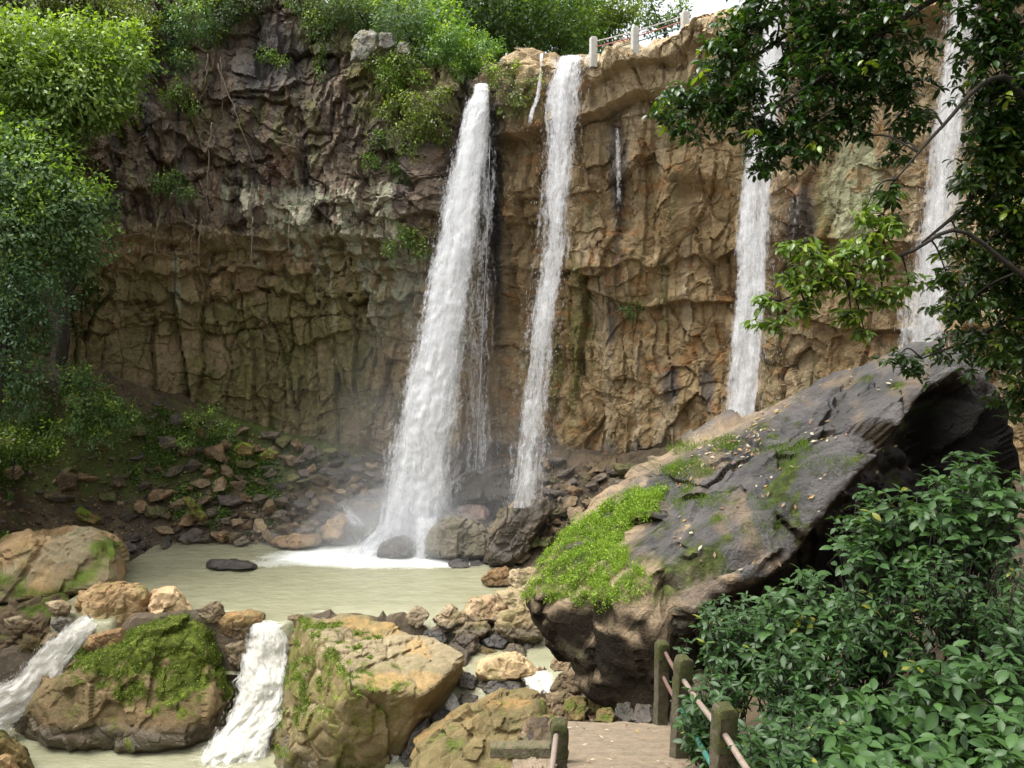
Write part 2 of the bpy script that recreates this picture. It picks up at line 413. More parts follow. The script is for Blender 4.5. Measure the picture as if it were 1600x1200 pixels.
def build_cliff():
    nu, nv, ncap = 1250, 500, 36
    # finer along the visible part
    uu = np.linspace(0, ULEN, nu); v = np.linspace(0, 1, nv)
    x0, y0 = plan(uu); tx, ty = np.gradient(x0, uu), np.gradient(y0, uu)
    k = np.ones(31)/31; tx = np.convolve(np.pad(tx, 15, 'edge'), k, 'valid'); ty = np.convolve(np.pad(ty, 15, 'edge'), k, 'valid')
    l = np.hypot(tx, ty); nx, ny = ty/l, -tx/l                    # towards the camera
    pxc = 800+FPX*x0/y0
    zt = ZTOP(pxc)+.5*fbm(np.stack([uu*.8, uu*0, uu*0], 1), 3, 5)
    U = np.repeat(uu, nv); Vv = np.tile(v, nu); PX = np.repeat(pxc, nv); ZT = np.repeat(zt, nv)
    Z = -3.5+(ZT+3.5)*Vv
    D, e1, ce, f1, f2 = cliff_disp(U, Z, PX)
    lip = 1-ss(-1.1, 0., Z-ZT); lip = 1-lip
    D = D-1.3*lip**2
    X = np.repeat(x0, nv)+np.repeat(nx, nv)*D; Y = np.repeat(y0, nv)+np.repeat(ny, nv)*D
    Zj = Z+.10*fbm(np.stack([U*1.7, Z*1.7, U*0+5], 1), 3, 7)
    body = np.stack([X, Y, Zj], 1).reshape(nu, nv, 3)
    edge = body[:, -1]
    t = np.linspace(0, 1, ncap+1)[1:]**1.6*9.0
    cap = edge[:, None]+np.stack([-nx, -ny, nx*0], 1)[:, None]*t[None, :, None]
    cn = fbm(np.stack([np.repeat(uu, ncap)*.9, np.tile(t, nu)*.9, np.zeros(nu*ncap)], 1), 4, 33).reshape(nu, ncap)
    cap[..., 2] += (.45*np.minimum(t, 2.0)**.8*.5)[None, :]+cn*.5*np.minimum(t, 1)[None, :]
    G = np.concatenate([body, cap], 1); V = G.reshape(-1, 3); nvt = nv+ncap
    F = grid_faces(nu, nvt)
    U = np.repeat(uu, nvt); Z = V[:, 2]; PX, PY = proj(V)
    N = vnormals(V, F[:, [0, 1, 2, 3]])
    # ---------- rock colours (stone, lichen, moss, iron and mineral stains)
    q = np.stack([U, Z, np.zeros(len(U))], 1)
    n1 = fbm(q*.5, 4, 101); n2 = fbm(q*1.7, 4, 103); n3 = fbm(q*5, 3, 107)
    s1 = streak(U, Z, 111); s2 = streak(U, Z, 113, 2.6, .22); s3 = streak(U, Z, 117, .9, .1)
    rt = ss(750, 800, PX+20*n2)
    up = ss(395, 330, PY+25*n2)                                    # 1 on the upper left wall
    left_up = mixc((.175, .135, .098), (.11, .088, .068), ss(-.2, .4, n1))
    left_up = mixc(left_up, (.20, .125, .075), ss(.1, .5, n2)*.6); left_up = mixc(left_up, (.085, .075, .072), ss(.1, .4, s1)*.6); left_up = mixc(left_up, (.13, .14, .055), ss(.15, .45, s2+.4*n2)*.6)
    left_lo = mixc((.34, .255, .145), (.27, .235, .115), ss(-.3, .3, n1))
    left_lo = mixc(left_lo, (.32, .24, .15), ss(.05, .4, s1)*.7)
    c = mixc(left_lo, left_up, up)
    tan = mixc((.37, .275, .150), (.27, .195, .10), ss(-.25, .35, n1+.4*n2))
    tan = mixc(tan, (.40, .32, .205), ss(.05, .3, s1)*.8); tan = mixc(tan, (.20, .17, .085), ss(.1, .3, s2)*.6)
    tan = mixc(tan, (.22, .15, .075), ss(.08, .35, s3)*.6)
    cap_ = ss(215, 170, PY+15*n2)*ss(900, 930, PX)
    tan = mixc(tan, (.45, .36, .225), cap_*.75)
    c = mixc(c, tan, rt)
    def spot(px, py, rx, ry): return np.exp(-((PX-px)/rx)**2-((PY-py)/ry)**2)
    # moss
    mreg = spot(430, 520, 130, 110)*.9+spot(560, 470, 90, 110)*.8+spot(350, 620, 130, 60)*.6+spot(500, 640, 120, 60)*.6+spot(890, 560, 60, 120)*.75+spot(900, 330, 70, 120)*.35+spot(640, 150, 100, 70)*1.1+spot(560, 60, 120, 50)*.9+spot(300, 180, 130, 40)*.5+spot(1290, 350, 20, 60)*1.0+spot(1290, 300, 25, 50)*.6+spot(1040, 480, 30, 180)*.35+spot(120, 560, 80, 90)*.8+spot(980, 130, 60, 60)*.35
    moss = ss(.30, .62, mreg*.8+.55*s2+.40*n2)*np.clip(mreg*1.8, 0, 1)
    c = mixc(c, mixc((.10, .115, .03), (.17, .18, .045), ss(-.2, .4, n3)), moss*.5)
    # pale lichen and mineral streaks
    lreg = spot(560, 330, 130, 60)*1.0+spot(440, 330, 90, 50)*.9+spot(600, 430, 70, 60)*1.1+spot(270, 440, 50, 40)*1.0+spot(480, 400, 200, 30)*.6+spot(330, 280, 130, 60)*.3+spot(590, 500, 60, 50)*.8
    lich = ss(.50, .60, lreg*.50+.85*s2+.30*n2+.2*n3)*np.clip(lreg*2, 0, 1)
    c = mixc(c, mixc((.42, .38, .28), (.30, .32, .22), ss(-.1, .3, n3)), lich*.9)
    pal = ss(.3, .6, spot(1335, 300, 55, 100)*.95+.3*s2)
    c = mixc(c, (.42, .43, .27), pal*.8)
    # dark wet stains
    dreg = spot(965, 270, 16, 110)+spot(1050, 600, 14, 35)*1.2+spot(1105, 605, 14, 40)*1.2+spot(1250, 330, 25, 60)*.8+spot(1240, 400, 30, 60)*.4+spot(768, 300, 16, 200)*.9+spot(960, 480, 14, 100)*.7+spot(560, 740, 200, 40)*.8+spot(800, 740, 150, 60)*.9+spot(1010, 740, 90, 50)*.9+spot(420, 90, 110, 70)*.8+spot(470, 290, 60, 50)*.5
    dk = ss(.25, .6, dreg*.75+.35*s1+.2*n2)*np.clip(dreg*2, 0, 1)
    c = mixc(c, (.055, .05, .052), dk*.75)
    gr = np.exp(-((PX-772)/15)**2)*ss(720, 600, PY)*ss(130, 180, PY); c = mixc(c, (.04, .04, .043), gr*ss(-.35, .15, streak(U, Z, 131, 4.5, .12))*.9)
    c = mixc(c, (.17, .075, .055), ss(.35, .9, spot(440, 260, 36, 45)+.35*n2)*.5)
    c = mixc(c, (.35, .17, .06), ss(.3, .5, n2+spot(1080, 580, 60, 40)*.3)*rt*.5)
    c = c*(1+.18*n3[:, None])
    wet = np.clip(dk*.8+spot(770, 400, 60, 400)*.4+.5*ss(.2, .5, s3)*(1-rt)*up+.15, 0, 1)
    o = make_mesh('cliff', V, F, M_CLIFF, smooth=False, attrs={'Col': np.clip(c, .01, .8), 'Wet': wet})
    tag(o, kind='structure')
    return G, N.reshape(nu, nvt, 3)
CL_G, CL_N = build_cliff()
CL_PX, CL_PY = proj(CL_G.reshape(-1, 3)); CL_FLAT = CL_G.reshape(-1, 3)
_bw = 6; _gw, _gh = 420, 260                                  # coarse table of how near the cliff face comes, 6-pixel cells
_bx = np.clip(((CL_PX+460)//_bw).astype(int), 0, _gw-1); _by = np.clip(((CL_PY+360)//_bw).astype(int), 0, _gh-1)
CDEP = np.full(_gw*_gh, 99.); np.minimum.at(CDEP, _bx*_gh+_by, CL_FLAT[:, 1]); CDEP = CDEP.reshape(_gw, _gh)
def cliff_front(xl, xr, py):
    a, b = int((xl+460)//_bw), int((xr+460)//_bw); r = int((py+360)//_bw)
    return CDEP[a:b+1, max(r-1, 0):r+2].min()
def on_cliff(px, py):
    """nearest point of the cliff face seen at that pixel"""
    d = cliff_front(px-3, px+3, py); d = d if d < 90 else 44.
    return P(px, py, d)

# ---------------------------------------------------------------- ground
POOL_Z = 0.0; LOW_Z = -3.85
def path_z(y): return np.where(y < 6.6, 10.4-.375*y, np.maximum(7.925-.40*(y-6.6), -9))
def ground_h(x, y):
    yc = cliff_y(x)
    q = np.stack([x, y, x*0], 1)
    px = 800+FPX*x/np.maximum(y, 1)
    n = fbm(q*.35, 4, 201); nf = fbm(q*1.6, 3, 205)
    tb = np.interp(px, [-400, 0, 100, 250, 400, 560, 640, 700, 760, 870, 1000, 1400], [10, 8.8, 7.8, 6.2, 4.4, 3.2, 1.8, 1.5, 2.5, 3.8, 4.0, 4])
    sh = np.interp(px, [-200, -20, 200, 420, 560, 620, 720, 760, 850, 1000], [31, 35.0, 40.0, 40.8, 40.5, 41, 40.5, 38.0, 35.0, 30.])
    t = (y-sh)/np.maximum(yc-.8-sh, 1.)
    talus = np.where(t < 0, -1.3*ss(0, -.35, t), tb*np.clip(t, 0, 1.2)**1.15)
    river = -5.0*ss(29.8, 28.8, y)+1.55*ss(30.7, 29.9, y)*ss(-2.5, -4, x)*ss(110, 200, px)*(1-np.exp(-((px-415)/42)**2))*(1-np.exp(-((px-145)/22)**2))
    h = np.minimum(talus, 50)+river
    # left bank, nearer than the talus
    lb = ss(-19.5, -26, x+.1*(y-33))*(1-ss(38, 44, y))*12.0
    h = np.maximum(h, lb-6)
    # right bank: gravel beach, then the hillside that carries the path
    beach = .45*ss(-1.5, .8, x-.35*(30-y)*ss(31, 26, y)*1.0)*ss(39, 36, y)*ss(22, 25, y)
    h = np.where((x > -4.5) & (y > 24.5), np.maximum(h, -1.3+.40*ss(32.5, 30.6, y)-.45*ss(29, 25, y)-1.6*ss(28.2, 24.8, y)*ss(.5, -1.8, x)+ss(-3.6, .2, x-.28*(y-31))*(1.0-.85*ss(32.8, 31.2, y))*ss(38.5, 36.5, y)+.9*ss(2.2, 4.5, x)), h)
    h = np.where(x > 3, np.maximum(h, ss(3, 12, x)*6*ss(39, 33, y)), h)
    pz = path_z(y)
    side = np.where(x > 2.1, (x-2.1)*.42+.1, np.where(x < .45, -(.45-x)*2.3, 0))
    bank = pz+side-.12
    bank = np.where(y > 11.2, np.minimum(bank, 6.3+side*1.0-(y-11.2)*.62), bank)
    bank = bank-np.where(x < 2.6, 1.3*ss(9.9, 10.9, y)*ss(16, 13, y), 0)
    bank = np.where(y < 0, 10.28+np.clip(-y*.6, 0, 9)+.25*np.clip(x-2, 0, 20), bank)
    bank = np.where((y < 1.2) & (x < .3), np.maximum(bank, 10.25-np.clip(.3-x-1.6, 0, 30)*1.5*ss(-6, 0, y)), bank)
    h = np.maximum(h, np.where(bank > -6, bank, -6))
    # plateau behind the cliffs
    plat = np.interp(px, [-400, 470, 560, 740, 900, 1500], [32.5, 31.5, 28.5, 25.4, 26.4, 27.3])+np.clip(y-yc-4, 0, 400)*.10*ss(760, 500, px)
    h = np.where(y > yc+.9, np.where(y > yc+7.6, plat-.6, np.maximum(h, 1)), h)
    out = (y > -8) & (y < yc+.9)
    h = h+np.where(out, .25*n+.08*nf, .5*n)*np.where((abs(x-1.2) < 1.3) & (y < 11), .12, 1)
    return h
def gap_m(px): return np.clip(np.exp(-((px-418)/46)**4)+np.exp(-((px-140)/30)**4), 0, 1)
def lip_y(x, y): return 30.95-1.2*gap_m(800+FPX*x/np.maximum(y, 1))
def gh(x, y): return float(ground_h(np.array([float(x)]), np.array([float(y)]))[0])

def build_ground():
    def axis(a, b, step, far, k):
        core = np.arange(a, b+1e-6, step); g = step*1.6; o1 = []; v = b
        while v < far: v += g; g *= k; o1.append(v)
        o0 = []; v = a; g = step*1.6
        while v > -far: v -= g; g *= k; o0.append(v)
        return np.concatenate([o0[::-1], core, o1])
    xs = axis(-34, 24, .14, 900, 1.25); ys = axis(-6, 56, .14, 1200, 1.25)
    X, Y = np.meshgrid(xs, ys, indexing='ij'); x, y = X.ravel(), Y.ravel()
    h = ground_h(x, y); V = np.stack([x, y, h], 1); F = grid_faces(len(xs), len(ys))
    q = V.copy(); n1 = fbm(q*.6, 4, 301); n2 = fbm(q*2.7, 4, 303)
    f, e = facet(q*1.9, 305, 1.); V[:, 2] += np.where((y > 11.5) & (y < 48), .16*f, 0)
    c = mixc((.115, .085, .05), (.075, .058, .038), ss(-.3, .4, n1))
    c = mixc(c, (.17, .12, .07), ss(.1, .5, n2)*.6)
    PX, PY = proj(V)
    mreg = np.exp(-((PX-330)/230)**2-((PY-700)/70)**2)+np.exp(-((PX-80)/130)**2-((PY-720)/70)**2)*.6
    c = mixc(c, (.07, .10, .02), ss(.25, .6, mreg+.5*n2)*.8)
    top = (y > cliff_y(x)+7)
    c = np.where(top[:, None], mixc((.05, .07, .02), (.08, .09, .03), ss(-.3, .3, n2)), c)
    wet = np.clip(.2+.6*ss(2.5, 0, V[:, 2]), 0, 1)
    o = make_mesh('ground', V, F, M_GROUND, attrs={'Col': c, 'Wet': wet}); tag(o, kind='structure')
build_ground()

# ---------------------------------------------------------------- rocks
_ico = {}
def ico(s):
    if s not in _ico:
        bm = bmesh.new(); bmesh.ops.create_icosphere(bm, subdivisions=s, radius=1)
        V = np.array([v.co[:] for v in bm.verts]); F = np.array([[v.index for v in f.verts] for f in bm.faces]); bm.free()
        V /= np.linalg.norm(V, axis=1, keepdims=True); _ico[s] = (V, F)
    return _ico[s]
def hull_planes(pts):
    bm = bmesh.new()
    for p in pts: bm.verts.new([float(c) for c in p])
    r = bmesh.ops.convex_hull(bm, input=bm.verts[:])
    bm.normal_update()
    N = []; Dd = []
    c = np.mean(pts, axis=0)
    for f in bm.faces:
        n = np.array(f.normal[:]); d = n@(np.array(f.verts[0].co[:])-c)
        if d < 0: n, d = -n, -d
        if f.calc_area() > 1e-6: N.append(n); Dd.append(max(d, .02))
    bm.free(); return c, np.array(N), np.array(Dd)
def radial(dirs, N, D, p=18.):
    a = (dirs@N.T)/D[None]                                          # want 1/max
    a = np.clip(a, 1e-6, None); m = a.max(1, keepdims=True)
    return 1/(m[:, 0]*((a/m)**p).sum(1)**(1/p))

def base_d(py, z):
    """distance at which height z is seen on pixel row py"""
    b = (600-py)/FPX; return float((z-CAM[2])*(cp-b*sp_)/(sp_+b*cp))
TAN = ((.32, .255, .165), (.225, .17, .10)); BRN = ((.185, .135, .08), (.12, .086, .052)); GRY = ((.13, .115, .10), (.085, .075, .07))
DRK = ((.085, .07, .055), (.05, .042, .036)); OLV = ((.17, .125, .05), (.115, .085, .035)); ORG = ((.27, .17, .08), (.19, .12, .06))
def rock_color(V, N, pal, seed, size, moss=0., mossc=(.09, .135, .018), wetz=None, stain=0.):
    q = V/size*3
    n1 = fbm(q, 4, seed+1); n2 = fbm(q*3.3, 4, seed+2)
    c = mixc(pal[0], pal[1], ss(-.35, .35, n1+.3*n2))
    c = c*(1+.25*n2[:, None])
    c = mixc(c, np.array((.15, .135, .06))*np.mean(pal[0])/.17*.8, ss(.05, .40, fbm(q*.9+31, 4, seed+6)+.35*n2)*.55)
    if stain: c = mixc(c, (.38, .20, .07), ss(.0, .4, fbm(q*1.3, 3, seed+5))*stain)
    w = np.full(len(V), .12)
    if moss > 0:
        m = ss(.52, .72, moss*.62+.22*N[:, 2]+.42*n1+.35*n2)
        c = mixc(c, mixc(mossc, np.array(mossc)*1.7, ss(-.2, .4, fbm(q*9, 3, seed+3))), m*.92)
        w = w*(1-m)
    if wetz is not None:
        k = ss(wetz+.45, wetz+.05, V[:, 2]+.25*n1)
        c = c*(1-.55*k[:, None]); w = np.maximum(w, k)
    return np.clip(c, .012, .8), w
def make_rock(name, pts, label=None, cat='rock', group=None, pal=TAN, sub=5, rough=1., sharp=18., moss=0., wetz=None, seed=1, mat=None, cells=0., stain=0., kind=None, carve=None, fw=1.25, bw=.8, smo=.3, mossc=(.065, .095, .014), wet=None, smooth=False, colf=None):
    pts = np.asarray(pts, float); c, N, D = hull_planes(pts); dirs, F = ico(sub)
    r = radial(dirs, N, D, sharp*1.6); V = dirs*r[:, None]
    for ax in range(3):                                           # the rounding must not shrink the stone
        a0, a1 = pts[:, ax].min()-c[ax], pts[:, ax].max()-c[ax]; v0, v1 = V[:, ax].min(), V[:, ax].max()
        V[:, ax] = np.where(V[:, ax] < 0, V[:, ax]*a0/v0, V[:, ax]*a1/v1)
    r = np.linalg.norm(V, axis=1); ext = pts.max(0)-pts.min(0); size = float(np.sort(ext)[1])
    q = V+c+seed*7.7
    f1, e1 = facet(q/(size*.42)+3, seed+11, .9); f2, e2 = facet(q/(size*.17), seed+13, .9)
    f3, e3 = facet(q/(size*.085)+.4*fbm(q/size*4, 2, seed+17)[:, None], seed+19, .9)
    dsp = size*rough*(fw*(.048*f1+.030*f2+.015*f3)+bw*.050*fbm(q/size*2.6, 5, seed+15)-.008*np.exp(-e1/.05)-.005*np.exp(-e2/.06))
    if sub >= 5: dsp = dsp+size*rough*.014*fbm(q/size*14, 4, seed+23)
    if cells > 0:
        F1, F2, R, O = worley((q+.15*cells*np.stack([fbm(q/cells, 2, seed+41), fbm(q/cells+9, 2, seed+42), fbm(q/cells+19, 2, seed+43)], 1))/cells, seed+31)
        amt = ss(-.35, .25, fbm(q*.35, 2, seed+44))*.8+.2
        dsp = dsp+cells*amt*(.17*(1-np.exp(-(F2-F1)/.12))+.16*(R[:, 0]-.5))
    for _ in range(0 if sub < 5 else 1):                          # chipped rather than knife-cut edges
        acc = np.zeros(len(V)); cnt = np.zeros(len(V))
        for a_, b_ in ((0, 1), (1, 2), (2, 0)):
            acc += np.bincount(F[:, a_], dsp[F[:, b_]], len(V))+np.bincount(F[:, b_], dsp[F[:, a_]], len(V)); cnt += np.bincount(F[:, a_], minlength=len(V))+np.bincount(F[:, b_], minlength=len(V))
        dsp = (1-smo)*dsp+smo*acc/cnt
    V = V*(1+dsp/np.maximum(r, .05))[:, None]
    if carve is not None: V = carve(V+c)-c
    W = V+c; Nn = vnormals(W, F)
    col, wt = rock_color(W, Nn, pal, seed*3+100, size, moss, mossc, wetz, stain)
    if colf is not None: col, wt = colf(W, Nn, col, wt)
    if wet is not None: wt = np.maximum(wt, wet)
    base = np.array([c[0], c[1], W[:, 2].min()])
    o = make_mesh(name, W, F, mat or M_ROCK, None, smooth, {'Col': col, 'Wet': wt}, loc=base)
    tag(o, label, cat, group, kind)
    return o, W, Nn, F
def outline_rock(name, out, d, thick, label, lean=0., top_back=0., **kw):
    """a rock whose outline from the viewpoint is `out` (photo pixels), `thick` metres deep; lean>0: its top lies farther back"""
    out = np.array(out, float); c = out.mean(0); y0, y1 = out[:, 1].min(), out[:, 1].max()
    k = (y1-out[:, 1])/(y1-y0)
    pts = [P(out[:, 0], out[:, 1], d+lean*k)]
    inn = c+(out-c)*.72; ki = (y1-inn[:, 1])/(y1-y0)
    pts.append(P(inn[:, 0], inn[:, 1], d+lean*ki-thick*.32))
    inn = c+(out-c)*.8; ki = (y1-inn[:, 1])/(y1-y0)
    pts.append(P(inn[:, 0], inn[:, 1], d+lean*ki+thick*.5))
    return make_rock(name, np.concatenate(pts), label, **kw)

def mossy_col(W, N, c, w):
    px, py = proj(W); n1 = fbm(W*.9, 4, 801); n2 = fbm(W*3.2, 4, 803); n3 = fbm(W*9, 3, 805)
    m = ss(.26, .60, .75*ss(1170, 1010, py+ .25*(330-px))+.75*n1+.55*n2+.15*N[:, 2]+.05)
    c = mixc(c, mixc((.045, .062, .009), (.10, .132, .016), ss(-.25, .4, n3+.5*n2)), m*.92)
    return c, w*(1-m)
# --- foreground and river rocks, left to right
outline_rock('boulder', [(-90, 880), (-40, 846), (60, 828), (140, 827), (188, 838), (206, 868), (203, 915), (150, 935), (60, 952), (-60, 960)], 34, 7,
             'large smooth tan boulder patched with moss at the left edge of the pool', cat='boulder', pal=((.31, .26, .16), (.22, .18, .105)), moss=.62, sub=6, sharp=14, seed=3, rough=.9, stain=.4, lean=2, wetz=-.3)
outline_rock('boulder', [(-60, 955), (0, 945), (60, 938), (120, 942), (150, 965), (128, 1000), (110, 1050), (60, 1085), (0, 1110), (-60, 1110)], 30.8, 4,
             'dark mossy rock bank with small stones on it above the left cascade', cat='boulder', pal=BRN, moss=.55, sub=6, seed=5, rough=1.2, lean=1.5, cells=.8)
outline_rock('boulder', [(122, 975), (128, 930), (150, 912), (200, 908), (226, 918), (234, 950), (232, 990), (200, 1005), (150, 1008)], 31.0, 3,
             'hollow-sided tan boulder with an overhanging lip beside a pyramid-shaped one', cat='boulder', pal=((.36, .26, .14), (.24, .16, .08)), moss=.22, sub=6, seed=8, sharp=10)
outline_rock('boulder', [(224, 950), (236, 922), (272, 916), (290, 935), (305, 965), (285, 985), (240, 990)], 30.8, 2.4,
             'smaller pale tan pyramid-shaped boulder between the hollow boulder and the pool', cat='boulder', pal=((.47, .34, .20), (.33, .22, .12)), sub=5, seed=9)
outline_rock('rock', [(128, 1012), (140, 992), (190, 982), (200, 1000), (185, 1018), (150, 1026)], 29.2, 1.4, 'small orange-brown slab wedged on the mossy boulder beside the left cascade', pal=ORG, sub=5, seed=10)
outline_rock('rock', [(70, 942), (95, 936), (112, 946), (108, 962), (80, 962)], 30.3, .8, 'pale flat stone lying on the dark bank over the left cascade', pal=TAN, sub=4, seed=12)
outline_rock('rock', [(80, 975), (95, 963), (116, 968), (117, 988), (95, 994)], 29.8, .7, 'round grey stone at the head of the left cascade', pal=GRY, sub=4, seed=13)
outline_rock('rock', [(5, 968), (30, 962), (48, 972), (40, 985), (10, 985)], 29.7, .8, 'flat buff stone on the dark bank at the left edge', pal=TAN, sub=4, seed=14)
_mb = outline_rock('boulder', [(18, 1120), (38, 1075), (100, 1040), (160, 1005), (240, 975), (300, 962), (335, 975), (358, 1030), (367, 1075), (358, 1140), (310, 1185), (200, 1200), (90, 1190), (25, 1160)], 28.0, 5,
             'huge brown boulder with a bright mossy crown between the two white cascades', cat='boulder', pal=((.19, .135, .07), (.125, .088, .045)), sub=7, sharp=12, seed=21, rough=.85, lean=2.2, wetz=LOW_Z+.7, colf=mossy_col)
outline_rock('boulder', [(328, 965), (350, 957), (395, 953), (414, 958), (415, 985), (398, 1005), (360, 1008), (335, 995)], 30.2, 2.0,
             'brown boulder with a flat orange top at the lip of the middle cascade', cat='boulder', pal=((.33, .22, .10), (.20, .135, .07)), sub=5, seed=23, wetz=-.35, stain=.4, sharp=11)
outline_rock('rock', [(352, 1008), (380, 1000), (390, 1020), (378, 1045), (360, 1038)], 29.3, 1.2, 'wet brown rock under the flat-topped boulder by the middle cascade', pal=BRN, sub=5, seed=24, wet=.7)
outline_rock('rock', [(442, 985), (445, 965), (470, 960), (482, 970), (475, 990), (455, 996)], 30.1, .9, 'small blocky rock at the right lip of the middle cascade', pal=BRN, sub=5, seed=25)
outline_rock('boulder', [(-30, 1150), (5, 1142), (35, 1165), (55, 1205), (40, 1240), (-30, 1250)], 25.6, 2.5, 'brown moss-streaked boulder in the bottom left corner', cat='boulder', pal=OLV, moss=.45, sub=5, seed=27)
outline_rock('boulder', [(-20, 1185), (15, 1178), (30, 1200), (20, 1240), (-20, 1240)], 24.4, 1.2, 'small orange rock cut off by the bottom left corner', cat='rock', pal=ORG, sub=4, seed=28)

# the cracked platform
_pp = [PZ(462, 964, .1), PZ(520, 958, .2), PZ(575, 960, .25), PZ(640, 980, .2), PZ(722, 1030, 0), P(712, 1062, 26.9), PZ(500, 1000, .25), PZ(550, 1075, .1), PZ(655, 1088, -.35), P(600, 1130, 24.6),
       P(448, 1000, 30.2), P(446, 1060, 29.4), P(448, 1130, 28.6), P(418, 1230, 26.4), P(520, 1250, 25.0), P(598, 1215, 24.9), P(580, 1290, 25.2), P(440, 1290, 26.4),
       P(600, 1130, 29.5), P(570, 1150, 32), P(500, 1150, 32)]
def plat_col(W, N, c, w):
    q = W*1.2; top = ss(.55, .85, N[:, 2]); n = fbm(q, 4, 9)
    px, py = proj(W)
    side = ss(.1, .35, (620-px)/300+(py-1060)/400+.4*n)
    m = ss(.36, .58, .36*side+.55*fbm(W*1.6, 4, 19)+.35*fbm(W*5, 3, 20)+.12*N[:, 2]+.25*(py < 1210)*np.exp(-((px-520)/80)**2-((py-1040)/110)**2))
    c = mixc(c, mixc((.06, .085, .012), (.13, .175, .02), ss(-.2, .4, fbm(W*6, 3, 2))), m*.9)
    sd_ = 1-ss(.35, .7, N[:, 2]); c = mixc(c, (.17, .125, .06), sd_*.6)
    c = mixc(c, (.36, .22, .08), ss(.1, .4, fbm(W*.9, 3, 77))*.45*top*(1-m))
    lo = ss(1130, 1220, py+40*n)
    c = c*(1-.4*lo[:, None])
    return c, w*(1-m)
_pb = make_rock('boulder', _pp, 'broad tan rock platform with cobbled cracked top and moss-striped side right of the middle cascade', 'boulder', pal=((.25, .205, .125), (.16, .13, .072)), sub=7, sharp=34, seed=31, rough=.5, cells=.9, colf=plat_col, wetz=LOW_Z+.7)

